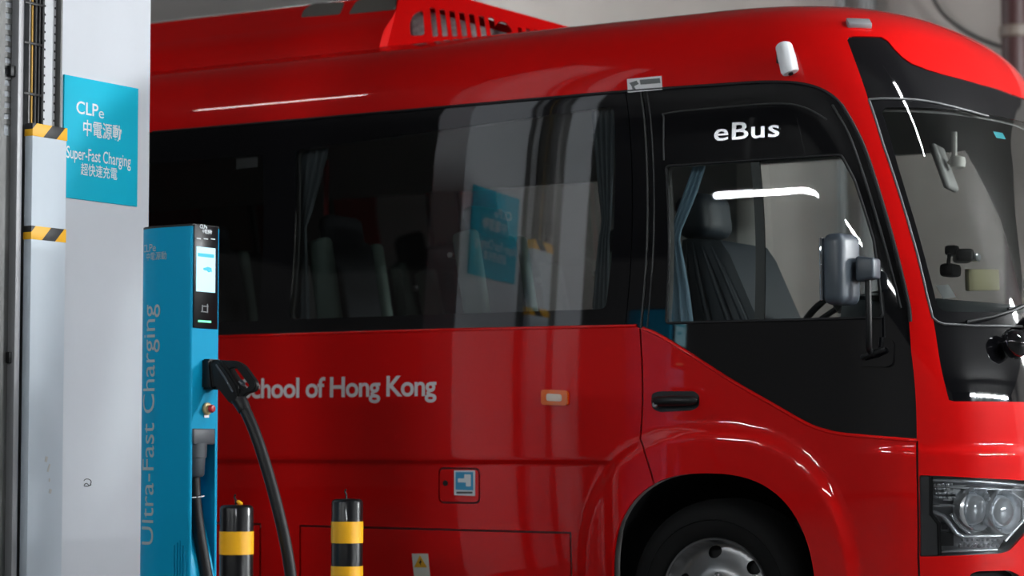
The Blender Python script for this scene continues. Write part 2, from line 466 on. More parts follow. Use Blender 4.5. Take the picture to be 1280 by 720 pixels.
SEAM1 = dens(uvs([(800, 411), (800, 548), (804, 558), (814, 592), (822, 625)]), .02, False)
SEAM2 = dens(uvs([(1146.5, 551), (1147, 600), (1148, 700), (1148, 775)]), .02, False)
FLAP = uvs(roundp([(548, 584), (600, 585), (600, 630), (548, 629)], 7))
HATCH = uvs([(374, 656), (714, 665), (715, 762), (374, 755)])
HATCH2 = uvs([(150, 650), (326, 654), (326, 752), (150, 748)])
def ring(loop, w):
    l = dens(list(loop) + [loop[0]], .02, False); return l
gaps = [strip(SEAM1, .008), strip(SEAM2, .008)]
_gl = [[(u_of_x(x, z), v_of_z(z)) for x in np.arange(-3.4, -.35, .02)] for z in (.898, .906, .914, .922)]
groove = [a + b[::-1] for a, b in zip(_gl[::2], _gl[1::2])]
rings = []
for lp, w in ((FLAP, .007), (HATCH, .009), (HATCH2, .009)):
    P = np.array(dens(lp, .02)); c = P.mean(0)
    out = P + np.sign(P - c) * 0  # outer = loop, inner = loop pulled in
    q = (P - c); s = np.abs(q).max(0); inner = c + q * (1 - w / s)
    rings.append((dens(lp, .02), [tuple(p) for p in inner]))

vs_ = np.linspace(0, VMAX, 90)
xsv = np.interp(vs_, TV, TP[:, 2])
DOM = dens([(u, 0.0) for u in (u_of_x(REAR_X, .26), LC)] , .05, False) + [(LC, v) for v in vs_[1:-1]] + dens([(LC, VMAX), (REAR_X - xsv[-1], VMAX)], .05, False) + [(REAR_X - a, v) for a, v in list(zip(xsv, vs_))[::-1][1:-1]]
grid = np.concatenate([gridpts(-3.3, LC, .01, VMAX, .024), gridpts(-6.3, -3.3, .02, VMAX, .08)])
WSn = [p for p in WS]
loops = [DOM, BLK, ARCH, REARARCH, WS, HL, FOG] + gaps + groove + [l for r in rings for l in r]
grid = grid[inside(DOM, grid)]
V2, T = triangulate(loops, grid)
cen = V2[T].mean(1)
red = inside(DOM, cen)
for h in (BLK, ARCH, REARARCH, WS, HL, FOG, *gaps): red &= ~inside(h, cen)
for o_, i_ in rings: red &= ~(inside(o_, cen) & ~inside(i_, cen))
DOORP = uvs([(800, 411), (800, 548), (804, 558), (814, 592), (822, 625)]) + [(u_of_x(0, .4), v_of_z(.5))] + [(u_of_x(.3, .3), -.1)] + uvs([(1148, 775), (1148, 700), (1147, 600), (1146.5, 551), (1100, 450), (900, 300)])
isdoor = inside(DOORP, cen) & red
ins_ = [inside(r[1], cen) & red for r in rings]
ROOFV = uv(600, 60)[1]
isroof = red & (cen[:, 1] > v_of_z(2.60)) & (cen[:, 0] < LC + 1)
body = red & ~isdoor & ~ins_[0] & ~ins_[1] & ~ins_[2]
sheet('body_shell', V2, T[body], RED, bus, 0, .012)
sheet('body_shell', V2, T[red], RED, bus, 0, .012, mirror=True)
door = sheet('driver_door', V2, T[isdoor], RED, bus, 0, .012)
flap = sheet('charge_flap', V2, T[ins_[0]], RED, bus, 0, .008)
hatch = sheet('luggage_hatch', V2, T[ins_[1]], RED, bus, 0, .008)
sheet('luggage_hatch', V2, T[ins_[2]], RED, bus, 0, .008)

# black window band
bl = [strip(dens(uvs([(801, 112), (801, 410)]), .02, False), .007), strip(dens(uvs([(781, 114), (781, 407)]), .02, False), .004)]
A = np.array(BLK)
bgrid = np.concatenate([gridpts(-3.3, A[:, 0].max(), A[:, 1].min(), A[:, 1].max(), .03), gridpts(-6.2, -3.3, A[:, 1].min(), A[:, 1].max(), .09)])
V3, T3 = triangulate([BLK, W1, W2, W3, DW] + bl, bgrid[inside(BLK, bgrid)])
cen = V3[T3].mean(1); k = inside(BLK, cen)
full = k.copy()
for h in (W1, W2, W3, DW): k &= ~inside(h, cen)
for h in bl: k &= ~inside(h, cen)
DB = uvs([(801, 100), (1180, 60), (1200, 600), (801, 600)])
isd = k & inside(DB, cen)
sheet('window_surround', V3, T3[k & ~isd], BLACKGLOSS, bus, -.006, .008)
upper = sheet('upper_panel', V3, T3[isd], BLACKGLOSS, door, -.006, .008)
V5, T5 = triangulate([BLK] + FARW, bgrid[inside(BLK, bgrid)])
cen = V5[T5].mean(1); k = inside(BLK, cen)
for h in FARW: k &= ~inside(h, cen)
sheet('window_surround', V5, T5[k], BLACKGLOSS, bus, -.006, .008, mirror=True)
def glass(name, loop, material, parent, off=-.008):
    patch(name, loop, material, parent, off, 0, .05)
glass('side_window', W1, GLASS, bus); glass('side_window', W2, GLASSD, bus); glass('side_window', W3, GLASSD, bus)
glass('door_window', DW, GLASSC, door)
for lp, m in zip(FARW, (GLASSC, GLASSD, GLASSD)): patch('side_window', lp, m, bus, -.008, 0, .05, mirror=True)

# windscreen
ws = patch('windscreen', WG, GLASSW, bus, -.006, 0, .04)
patch('surround', WS, BLACKGLOSS, ws, -.004, .008, .03, holes=[WG])

# dark inner skin behind the panels (closes the gaps, trims the cabin)
LINER = mat('cabin_trim', (0.46, 0.45, 0.44), 0.8)
lgrid = gridpts(-6.3, LC, .02, VMAX, .09); lgrid = lgrid[inside(DOM, lgrid)]
BIGARCH = dens(arch_loop(1.0), .05)
for wins, far in (([W1, W2, W3, DW], False), (FARW, True)):
    cut = wins + [WG, HL, FOG, ARCH, REARARCH]
    V4, T4 = triangulate([DOM] + cut, lgrid)
    cen = V4[T4].mean(1); k = inside(DOM, cen)
    for h in cut: k &= ~inside(h, cen)
    sheet('cabin_lining', V4, T4[k], LINER, bus, -.045, 0, mirror=far)

# tail panel, cabin floor
pf = [(REAR_X + .01, float(a), float(b)) for a, b in zip(np.interp(vs_, TV, TP[:, 1]), np.interp(vs_, TV, TP[:, 0]))]
MB().prism(pf + [(x, 2 * HALF - y, z) for x, y, z in pf[::-1][1:]], (.02, 0, 0)).build('tail_panel', RED, bus, 0)
MB().box((-2.9, HALF, .915), (5.4, 1.94, .05)).box((.35, HALF, .92), (1.1, 1.86, .04)).build('cabin_floor', LINER, bus, 0)
MB().box((-2.2, HALF, .42), (6.6, .7, .24)).build('chassis', BLACK, bus, 0)

# wheel arch liners and wheels
def arch_liner(x0):
    b = MB(); rows = []
    for y in (.03, .5):
        rows.append([b.bm.verts.new((x0 - (ARCH_A + .015) * math.copysign(abs(math.cos(t)) ** (2 / ARCH_P), math.cos(t)), y, ARCH_Z + (ARCH_B + .015) * abs(math.sin(t)) ** (2 / ARCH_P))) for t in [math.pi * k / 28 for k in range(29)]])
    for k in range(28): b.bm.faces.new((rows[0][k], rows[0][k + 1], rows[1][k + 1], rows[1][k]))
    b.bm.faces.new(rows[1]); return b
for x0 in (0, -3.935):
    arch_liner(x0).build('wheel_arch', DARK, bus)
    q = arch_liner(x0)
    for v in q.bm.verts: v.co.y = 2 * HALF - v.co.y
    q.build('wheel_arch', DARK, bus)
TYRE = mat('tyre_rubber', (0.005, 0.005, 0.005), .8, spec=.2)
HUBZ = .385
def make_wheel(x, y, sgn):
    ax = (0, -sgn, 0)
    prof = [(.225, .0), (.235, .012), (.27, .030), (.33, .034), (.365, .012), (.380, -.02), (.385, -.06), (.385, -.16), (.375, -.20), (.33, -.235), (.235, -.21)]
    w = MB().lathe(prof, (x, y, HUBZ), ax, 64, closed=True).build('wheel', TYRE, bus)
    # tread-side ribs on the sidewall
    MB().lathe([(.300, .033), (.303, .037), (.306, .033)], (x, y, HUBZ), ax, 64).build('sidewall_ring', TYRE, w)
    # steel disc with eight hand holes: polar grid with holes
    loops = []; n = 72
    circ = lambda r, c=(0, 0), k=n: [(c[0] + r * math.cos(2 * math.pi * i / k), c[1] + r * math.sin(2 * math.pi * i / k)) for i in range(k)]
    R = .226
    outer = circ(R); holes = []
    for i in range(6):
        a = math.radians(101 - 60 * i); holes.append([(px * math.cos(a) - py * math.sin(a), px * math.sin(a) + py * math.cos(a)) for px, py in [(.178 + .025 * math.cos(t), .030 * math.sin(t)) for t in [2 * math.pi * j / 18 for j in range(18)]]])
    g = gridpts(-R, R, -R, R, .013); g = g[inside(circ(R * .985), g)]
    for h in holes: g = g[~inside(h, g)]
    vv, tt = triangulate([outer] + holes, g); c = vv[tt].mean(1); kk = inside(outer, c)
    for h in holes: kk &= ~inside(h, c)
    tt = tt[kk]
    def dep(r): return np.interp(r, [0, .055, .062, .10, .115, .15, .185, .207, .215, .219, .226], [.012, .012, -.012, -.012, -.016, -.038, -.055, -.058, -.030, .012, .014])
    rr = np.hypot(vv[:, 0], vv[:, 1]); d = dep(rr)
    me = bpy.data.meshes.new('rim'); me.from_pydata([(x + a, y - sgn * dd, HUBZ + b) for (a, b), dd in zip(vv, d)], [], tt.tolist()); me.update()
    me.polygons.foreach_set('use_smooth', [True] * len(me.polygons))
    rim = link('rim', me, STEEL, w)
    MB().lathe([(.228, -.02), (.233, .016), (.230, .022), (.224, .018), (.222, -.0)], (x, y, HUBZ), ax, 64).build('rim_flange', STEEL, w)
    MB().lathe([(.22, -.075), (0, -.075)], (x, y, HUBZ), ax, 40).build('brake_drum', DARK, w)
    for i in range(6):
        a = math.radians(30 + 60 * i); c = (x + .083 * math.cos(a), y, HUBZ + .083 * math.sin(a))
        MB().lathe([(.015, -.014), (.015, .006), (.010, .012), (.007, .022), (0, .024)], c, ax, 6).build('wheel_nut', STEEL, w, 20)
    MB().lathe([(.055, .0), (.054, .03), (.046, .045), (0, .047)], (x, y, HUBZ), ax, 28).build('hub_cap', STEEL, w)
for x in (0, -3.935):
    make_wheel(x, .055, 1); make_wheel(x, 2 * HALF - .055, -1)

# ------------------------------------------------------------------ bus: trims, lettering, fittings
def put_text(name, txt, box, material, parent, off=.0025, bold=0.0, spacing=1.0, thick=0.0):
    """lettering on the bus skin; box = pixel corners (left, top, right, bottom)"""
    (p0, _), (p1, _) = spt(box[0], box[3]), spt(box[2], box[1])
    V, Fc = fit_text(txt, p1.x - p0.x, p1.z - p0.z, bold, spacing)
    X = p0.x + V[:, 0]; Z = p0.z + V[:, 1]
    P, N = surf(u_of_x(X, Z), v_of_z(Z), off + thick)
    verts = P.tolist(); faces = [list(f) for f in Fc]
    if thick:
        P2, _ = surf(u_of_x(X, Z), v_of_z(Z), off); n = len(verts); verts += P2.tolist()
        ec = {}
        for f in Fc:
            for a, b in zip(f, f[1:] + f[:1]): ec[(a, b)] = 1
        for a, b in list(ec):
            if (b, a) not in ec: faces.append([a, b, b + n, a + n])
    me = bpy.data.meshes.new(name); me.from_pydata(verts, [], faces); me.update()
    return link(name, me, material, parent)

# bright rolled edge of the red sheet under the windows and along the door
surf_tube('belt_edge', [(150, 425), (190, 424), (280, 421), (540, 413), (795, 407.5)], .008, RED, bus, -.004)
surf_tube('belt_edge', [(803, 410)] + diag_px[1:], .008, RED, door, -.004)
surf_tube('window_seal', top_px[:58], .007, RUBBER, bus, -.004)
surf_tube('window_seal', smooth_line([(1052, 131), (1072, 166), (1087, 203), (1113, 288), (1134, 372), (1138, 402)], 6), .008, RUBBER, door, .0)
surf_tube('window_seal', smooth_line([(1040, 131), (1060, 166), (1078, 215), (1104, 300), (1126, 385)], 6), .006, BLACK, door, -.004)
TRIMG = mat('grey_trim', (0.02, 0.02, 0.021), .45)
surf_tube('badge_moulding', smooth_line([(829, 200), (829, 150), (834, 141), (900, 134), (971, 129), (1005, 134), (1033, 149)], 6), .0035, TRIMG, door, -.005)
surf_tube('window_seal', roundp([(832, 207), (1051, 193), (1068, 225), (1092, 300), (1103, 397), (832, 404)], 5) + [(832, 210)], .006, RUBBER, door, -.006)
# sliding pane divider of the door window
ppatch('sliding_divider', [(936, 200), (947, 199), (953, 399), (941, 400)], mat('divider', (0.03, .03, .031), .5), door, off=-.014, th=.008)
surf_tube('window_seal', [(800, 114), (800, 409)], .004, mat('grey_seal', (.03, .03, .03), .5), bus, -.006)
surf_tube('window_seal', [(808, 114), (808, 411)], .003, TRIMG, door, -.006)
for pl in ([(368, 187), (767, 132)], [(757, 386), (360, 399)]):
    pass
SEALG = mat('glass_edge_grey', (.09, .092, .096), .4)
surf_tube('glass_seal', smooth_line([(1086, 124), (1110, 123), (1150, 125), (1187, 132), (1235, 145)], 6), .005, SEALG, ws, -.001)
surf_tube('glass_seal', [(1086, 124), (1104, 180), (1127, 250), (1146, 315), (1160, 374), (1166, 397), (1172, 402), (1180, 405), (1220, 407), (1278, 408)], .005, SEALG, ws, -.001)

LETW = mat('letter_white', (.62, .58, .58), .5)
put_text('lettering', 'School of Hong Kong', (302, 468.5, 546, 506), LETW, bus, bold=.02, spacing=.93)
put_text('badge', 'eBus', (893, 149, 975, 177), CHROME, door, off=-.004, bold=.012, spacing=1.05, thick=.008)

# door handle
hp, hn = spt(845, 501); h0, _ = spt(819, 502); h1, _ = spt(872, 501)
ppatch('handle_recess', roundp([(815, 492), (824, 489), (868, 489), (874, 494), (874, 508), (866, 513), (824, 515), (815, 510)], 5), BLACK, door, off=.003, th=.004, h=.02)
hd = MB().tube([h0 + hn * .012, h0 + hn * .026 + Vector((.02, 0, 0)), hp + hn * .03, h1 + hn * .026 - Vector((.02, 0, 0)), h1 + hn * .012], [.012, .019, .021, .019, .012], 12).build('door_handle', BLACK, door)
lk, _ = spt(824, 506)
MB().lathe([(.011, 0), (.011, .008), (.009, .010), (0, .010)], lk + hn * .03, hn, 16).build('lock_cylinder', STEEL, door)

# side repeater
rl = ppatch('indicator_lamp', roundp([(678, 487), (711, 488), (711, 507), (678, 506)], 4), ORANGE, bus, off=.012, th=.014, h=.02)
ppatch('reflector', roundp([(685, 492), (704, 493), (704, 502), (685, 501)], 3), mat('pale_lens', (.75, .62, .5), .2, coat=1), rl, off=.014, th=.003, h=.02)

# charging flap sticker and lock
STW = mat('sticker_white', (.62, .64, .65), .5); STB = mat('sticker_blue', (.03, .26, .46), .5)
st = ppatch('charging_sticker', [(568, 588), (594, 588), (594, 620), (568, 619)], STW, flap, off=.002, th=.002)
ppatch('charging_symbol', [(570, 590), (592, 590), (592, 613), (570, 612)], STB, flap, off=.0032, th=.001)
ppatch('charging_symbol', roundp([(573, 598), (581, 598), (581, 593), (589, 593), (589, 608), (583, 608), (583, 603), (573, 603)], 1), STW, flap, off=.0042, th=.001)
ppatch('sticker_print', [(571, 614.5), (591, 614.5), (591, 617), (571, 617)], mat('ink', (.05, .05, .05), .6), flap, off=.0032, th=.001)
MB().lathe([(.012, 0), (.012, .004), (0, .005)], spt(557, 604)[0], (0, -1, 0), 14).build('flap_lock', BLACK, flap)
# warning sticker on the hatch
ppatch('warning_sticker', [(515, 692), (535, 692), (538, 722), (518, 722)], mat('sticker_cream', (.62, .60, .52), .5), hatch, off=.002, th=.002)
ppatch('warning_triangle', [(525.5, 694), (534, 709), (518, 709)], mat('hazard_yellow', (.72, .36, .01), .45), hatch, off=.0034, th=.001)
ppatch('warning_bolt', [(526, 698), (528, 703), (526.5, 703), (527, 707), (524, 702), (525.5, 702)], DARK, hatch, off=.0044, th=.0005)
# camera-notice sticker on the cantrail
cs = ppatch('notice_sticker', [(784, 99), (827, 95), (828, 112), (785, 116)], mat('sticker_grey', (.70, .70, .71), .5), bus, off=.002, th=.002)
ppatch('notice_print', [(800, 100), (825, 98), (826, 104), (801, 106)], mat('print_grey', (.12, .13, .13), .5), cs, off=.0032, th=.001)
ppatch('notice_print', [(787, 104), (796, 101), (799, 105), (793, 108), (795, 112), (791, 112), (790, 108)], mat('print_grey', (.12, .13, .13), .5), cs, off=.0032, th=.001)
# white roof-edge camera
c0, n0 = spt(983, 63); c1, n1 = spt(991, 92)
rc = MB().tube([c0 + n0 * .018, c0.lerp(c1, .06) + n0 * .032, c0.lerp(c1, .5) + n0 * .034, c1 + n1 * .032, c1.lerp(c0, -.08) + n1 * .030], [.022, .034, .036, .036, .030], 18).build('side_camera', WHITE, bus)
MB().box(c0.lerp(c1, .42) + n0 * .03 + Vector((-.033, 0, .0)), (.012, .03, .055), .004).build('sensor_window', BLACK, rc)
MB().lathe([(.010, 0), (.010, .006), (0, .007)], c1.lerp(c0, -.08) + n1 * .030, (c1 - c0), 14).build('lens', BLACK, rc)
MB().box((c0 + c1) / 2 + n0 * .004, (.05, .012, .06), .003).build('bracket', BLACK, rc)
# roof marker lamp
mk, mn = spt(1073, 31)
MB().box(mk + mn * .006, (.05, .10, .026), .008, mn.to_track_quat('Z', 'X').to_matrix()).build('marker_lamp', mat('grey_lens', (.25, .25, .26), .2, coat=1), bus)

# mirror on its stalk
MIR = mat('mirror_shell', (0.045, 0.058, 0.073), .42)
b0, bn = spt(1096, 440)
mr_ = ppatch('side_mirror', roundp([(1072, 423), (1112, 422), (1118, 428), (1117, 455), (1110, 459), (1072, 458)], 5), BLACKGLOSS, bus, off=.022, th=.026, h=.02)
ym = -.13
sp = [on_y(1092, 442, -.02), on_y(1087, 438, -.07), on_y(1086, 430, -.11), on_y(1086, 400, ym), on_y(1085, 348, ym)]
MB().tube(smooth_line([tuple(p) for p in sp], 4), .012, 12).build('stalk', BLACK, mr_)
mc = on_y(1052, 337, ym - .02)
MB().box(mc, (.095, .150, .268), .034, Matrix.Rotation(math.radians(-8), 3, 'Z'), 4).build('mirror_head', MIR, mr_)
MB().box(mc + np.array([-.047, -.006, 0]), (.012, .128, .236), .005, Matrix.Rotation(math.radians(-8), 3, 'Z'), 3).build('mirror_glass', mat('mirror_glass', (.6, .62, .65), .03, metal=1), mr_)
jc = on_y(1085, 336, ym)
q = MB().box(jc, (.075, .075, .095), .012, None, 3)
for v in q.bm.verts:
    if v.co.x > jc[0]: v.co.z = jc[2] + (v.co.z - jc[2]) * .82
q.build('mirror_joint', MIR, mr_)
MB().tube([on_y(1078, 447, -.03), on_y(1092, 441, -.05), on_y(1106, 436, -.03)], .011, 10).build('bracket_rib', BLACK, mr_)

# black ball-shaped under-view mirror on the windscreen corner
bc, bn2 = spt(1257, 434); bc = bc + bn2 * .05
um = MB().lathe([(0, -.055), (.03, -.048), (.05, -.028), (.056, 0), (.05, .026), (.03, .042), (0, .048)], bc, (-.2, -.6, -.4), 24).build('front_mirror', BLACKGLOSS, bus)
MB().tube(smooth_line([tuple(bc + Vector((.01, .02, .02))), tuple(bc + Vector((.05, .10, .07))), tuple(bc + Vector((.07, .18, .10))), tuple(bc + Vector((.02, .25, .13)))], 5), .020, 10).build('arm', BLACK, um)
for k in range(4):
    a = bc + Vector((.012 + .011 * k, .045 + .024 * k, .032 + .015 * k)); MB().lathe([(.024, -.005), (.026, 0), (.024, .005)], a, (.4, .8, .45), 14).build('arm_rib', RUBBER, um)
# wiper lying on the lower windscreen
wp = [spt(x, y, .02)[0] for x, y in ((1205, 404), (1235, 398), (1262, 390), (1279, 382))]
wi = MB().tube(wp, .008, 8).build('wiper', BLACK, bus)
MB().tube([spt(x, y, .008)[0] for x, y in ((1258, 387), (1270, 384.5), (1279, 382))], .006, 8).build('blade', RUBBER, wi)

# headlamp
HBLACK = mat('lamp_black', (.02, .02, .022), .35); HCH = mat('lamp_chrome', (.85, .87, .90), .22, metal=.65)
hl = patch('headlamp', HL, glass_mat('lamp_glass', (.93, .95, .96), 1.45), bus, -.001, 0, .03)
patch('housing', HL, mat('lamp_bowl', (.38, .39, .41), .3, metal=.6), hl, -.075, 0, .03)
H = np.array(HL); Pa, Na = surf(H[:, 0], H[:, 1], -.002); Pb = Pa - Na * .073
b = MB(); A_ = [b.bm.verts.new(p) for p in Pa]; B_ = [b.bm.verts.new(p) for p in Pb]
for i in range(len(A_)): b.bm.faces.new((A_[i - 1], A_[i], B_[i], B_[i - 1]))
b.build('housing_wall', HBLACK, hl)
ppatch('side_marker', [(1150, 595), (1163, 595), (1163, 643), (1173, 654), (1174, 695), (1151, 695)], mat('smoked_lens', (.10, .10, .105), .2, coat=1), hl, off=-.012, th=.02)
surf_tube('marker_edge', [(1164, 596), (1164, 643), (1174, 655), (1175, 694)], .008, HBLACK, hl, -.012)
for cx, cy in ((1225, 638), (1262, 641)):
    pc, pn = spt(cx, cy, -.045); ax = Vector((.93, -.36, 0)).normalized()
    bz = MB().lathe([(.088, -.03), (.088, .012), (.082, .020), (.076, .012), (.066, -.006), (.064, -.02)], pc, ax, 36).build('projector_bezel', HCH, hl)
    MB().lathe([(.064, -.02), (.062, .004), (.05, .020), (.03, .030), (0, .034)], pc, ax, 30).build('projector_lens', mat('projector_lens', (.70, .73, .77), .06, metal=.6, coat=1), hl)
for line, r in (([(1166, 600), (1230, 602), (1290, 607)], .007), ([(1168, 608), (1285, 613)], .004), ([(1166, 633), (1204, 633)], .006), ([(1166, 641), (1180, 646), (1188, 655), (1198, 668), (1206, 672)], .010),
                ([(1190, 644), (1203, 660), (1216, 668)], .006), ([(1205, 672), (1258, 671)], .007), ([(1176, 691), (1252, 688)], .006), ([(1270, 615), (1285, 625), (1288, 650), (1262, 678)], .007)):
    surf_tube('chrome_rail', line, r, HCH, hl, -.03)
for i in range(8):
    p_, n_ = spt(1206 + i * 6.6, 676, -.022); MB().box(p_, (.012, .012, .010), .003).build('led', HCH, hl)
for i in range(9):
    p_, n_ = spt(1203 + i * 6.2, 683 - (i % 2), -.025); MB().box(p_, (.014, .012, .016), .004, Matrix.Rotation(.5, 3, 'Y')).build('led', HCH, hl)
for i in range(5):
    for j in range(4):
        p_, n_ = spt(1169 + i * 6 + j, 606 + j * 5.5, -.04); MB().box(p_, (.013, .013, .010), .003, Matrix.Rotation(.6 * (i % 2), 3, 'Z')).build('reflector_facet', HCH, hl)
for x0, y0, x1, y1 in ((1184, 612, 1206, 618), (1182, 622, 1202, 627), (1176, 668, 1196, 684), (1180, 656, 1188, 664)):
    ppatch('reflector_step', [(x0, y0), (x1, y0), (x1, y1), (x0, y1)], HCH if y0 < 640 else HBLACK, hl, off=-.045, th=.02)
for i in range(3):
    p_, _ = spt(1238 + i * 4, 617 + 7 * i, -.03)
    MB().box(p_, (.010, .02, .012), .003, Matrix.Rotation(.8, 3, 'Y')).build('reflector_facet', HCH, hl)
patch('fog_recess', FOG, DARK, bus, -.05, 0, .05)

# roof air-conditioning fairing
AC = RED
sec = smooth_line([(.31, 2.66), (.322, 2.75), (.350, 2.825), (.385, 2.872), (.425, 2.910)], 6) + [(.51, 3.018), (.517, 3.024), (.53, 3.028), (1.04, 3.034)]
sec = sec + [(2 * HALF - y, z) for y, z in sec[::-1][1:]]
b = MB(); rows = []
for x, s in ((-5.3, .86), (-5.15, 1.0), (-1.86, 1.0), (-1.80, .965)):
    rows.append([b.bm.verts.new((x, HALF + (y - HALF) * (1 if s > .95 else .93), 2.66 + (z - 2.66) * s)) for y, z in sec])
for A, B in zip(rows, rows[1:]):
    for i in range(len(A) - 1): b.bm.faces.new((A[i], A[i + 1], B[i + 1], B[i]))
b.bm.faces.new(rows[0]); b.bm.faces.new(rows[-1][::-1])
ac = b.build('roof_air_conditioner', RED, bus, 15)
def rayplane(px, py, P0, n):
    r = ray(px, py); return CP + r * (((P0 - CP) @ n) / (r @ n))
# slanted, slotted nose of the fairing
nA, nC, nB = np.array([-1.80, .34, 2.66]), np.array([-1.80, .50, 3.05]), np.array([-1.02, 1.04, 2.66])
nn = np.cross(nB - nA, nC - nA); nn /= np.linalg.norm(nn)
e1 = (nB - nA) / np.linalg.norm(nB - nA); e2 = np.cross(nn, e1)
if e2[2] < 0: e2 = -e2
def n2(p): d = np.asarray(p) - nA; return (d @ e1, d @ e2)
def n3(q, off=0.0): return nA + e1 * q[0] + e2 * q[1] + nn * off
if (nn @ (CP - nA)) < 0: nn = -nn
tip = rayplane(716, 35, nA, nn); crest = rayplane(590, 0, nA, nn)
crest = crest + (crest - tip) * .25
poly = [n2(nA), n2(nB + np.array([.0, 0, .0])), n2(tip + (tip - crest) * .12), n2(crest), n2(nC)]
def npx(pts): return [n2(rayplane(x, y, nA, nn)) for x, y in pts]
holes = [npx(roundp([(512, 28), (518, 16), (529, 12), (531, 44), (513, 45)], 5))]
for i in range(7):
    x = 537 + i * 12.2; holes.append(npx(roundp([(x, 9 + 2.0 * i), (x + 7, 10 + 2.0 * i), (x + 11, 45), (x + 4, 46)], 2)))
holes.append(npx(roundp([(618, 34), (623, 26), (632, 27), (642, 40), (619, 45)], 4)))
for i in range(3):
    x = 647 + i * 10; holes.append(npx([(x, 34 + i), (x + 5, 35 + i), (x + 6, 41), (x + 1, 42)]))
lp = dens(poly, .04); hs = [dens(h, .04) for h in holes]
vv, tt = triangulate([lp] + hs, []); c = vv[tt].mean(1); k = inside(lp, c)
for h in hs: k &= ~inside(h, c)
for sgn in (1, -1):
    fl = lambda p: (p[0], p[1] if sgn > 0 else 2 * HALF - p[1], p[2])
    me = bpy.data.meshes.new('nose_panel'); n = len(vv)
    vt = [fl(n3(q)) for q in vv] + [fl(n3(q, -.012)) for q in vv]
    fs = []
    ec = {}
    for t in tt[k]:
        t = [int(i) for i in t]; fs.append(t); fs.append([i + n for i in t[::-1]])
        for a_, b_ in zip(t, t[1:] + t[:1]): ec[(a_, b_)] = 1
    for a_, b_ in list(ec):
        if (b_, a_) not in ec: fs.append([a_, b_, b_ + n, a_ + n])
    me.from_pydata(vt, [], fs); me.update(); link('nose_panel', me, RED, ac)
# lid of the nose, light fins behind the slots
pc_ = n3(n2(crest)); pt_ = n3(poly[2])
mir = lambda p: (p[0], 2 * HALF - p[1], p[2])
b = MB(); b.bm.faces.new([b.bm.verts.new(p) for p in (tuple(nC), tuple(pc_), tuple(pt_), mir(pt_), mir(pc_), mir(nC))]); b.build('nose_lid', RED, ac, 0)
FIN = mat('condenser_fins', (.36, .36, .36), .6, metal=.2, noise=.3, nscale=40)
b = MB(); b.bm.faces.new([b.bm.verts.new(n3(q, -.09)) for q in (poly[0], (poly[1][0] - .12, poly[1][1]), (poly[2][0] - .15, poly[2][1] - .03), (poly[4][0], poly[4][1] - .03))]); b.build('condenser', FIN, ac, 0)
# two grilles in the fairing side
def ac_pt(px, py, off=.003):
    # on the sloping shoulder between (.40,2.906) and (.50,3.018)
    P0 = np.array([0, .425, 2.910]); d = np.array([0, .085, .108]); n = np.cross(np.array([1, 0, 0]), d); n /= np.linalg.norm(n)
    if n @ (CP - P0) < 0: n = -n
    return Vector(rayplane(px, py, P0, n) + n * off), Vector(n)
GRILLE = mat('grille_grey', (.10, .095, .085), .6)
for q in (roundp([(376, 22), (381, 12), (392, 5), (431, 3), (425, 18)], 3), roundp([(436, 18), (445, 3), (460, -4), (497, -6), (494, 12)], 3)):
    pts = [ac_pt(*p)[0] for p in q]; n_ = ac_pt(*q[0])[1]
    g = MB().prism(pts, -n_ * .004).build('side_grille', GRILLE, ac, 0)

# ------------------------------------------------------------------ bus interior
SEATD = mat('seat_leather', (.016, .022, .029), .5); SEATG = mat('seat_side_green', (.16, .22, .19), .7); SEATB = mat('seat_fabric', (.022, .025, .030), .8, noise=.2, nscale=60)
def passenger_seat(x, y):
    s = MB().box((x + .18, y, 1.27), (.46, .44, .13), .05, None, 3).build('passenger_seat', SEATB, bus)
    r = Matrix.Rotation(math.radians(-10), 3, 'Y')
    MB().box((x - .08, y, 1.58), (.10, .40, .66), .045, r, 3).build('backrest', SEATB, s)
    for sg in (-1, 1): MB().box((x - .065, y + sg * .20, 1.60), (.12, .06, .60), .025, r, 3).build('side_bolster', SEATG, s)
    MB().box((x - .135, y, 1.93), (.09, .27, .17), .04, r, 3).build('headrest', SEATB, s)
    MB().box((x + .15, y, 1.04), (.06, .30, .34), .01).build('pedestal', BLACK, s)
    MB().tube([(x - .22, y - .16, 1.80), (x - .245, y - .12, 1.80), (x - .245, y + .12, 1.80), (x - .22, y + .16, 1.80)], .012, 8).build('grab_handle', STEEL, s)
for x in (-1.15, -1.92, -2.69, -3.46, -4.23):
    for y in (.40, 1.68): passenger_seat(x, y)
# driver's seat: leather, with a cover hanging in folds
dx, dy = on_y(880, 300, .52)[0], .52
ds = MB().box((dx + .42, dy, 1.22), (.50, .48, .14), .05, None, 3).build('driver_seat', SEATD, bus)
ht = on_y(880, 272, dy)
MB().box((ht[0], dy, ht[2]), (.15, .28, .185), .05, Matrix.Rotation(math.radians(-8), 3, 'Y'), 4).build('headrest', SEATD, ds)
fold = [(853, 300), (862, 298), (900, 300), (912, 318), (930, 360), (948, 402), (958, 440), (846, 440), (848, 380), (850, 330)]
q = MB().prism([tuple(on_y(x, y, dy - .22)) for x, y in fold], (0, .44, 0)).bevel_all(.03, 3).build('backrest', SEATD, ds)
for k, (xa, xb) in enumerate(((858, 862), (866, 886), (876, 912), (888, 932))):
    MB().tube([on_y(xa, 303, dy - .215), on_y((xa + xb) / 2 - 3, 345, dy - .225), on_y(xb, 402, dy - .222), on_y(xb + 8, 436, dy - .215)], [.006, .013, .017, .012], 10).build('cover_fold', SEATD, ds)
MB().box((dx + .42, dy, 1.0), (.36, .36, .30), .02).build('pedestal', BLACK, ds)

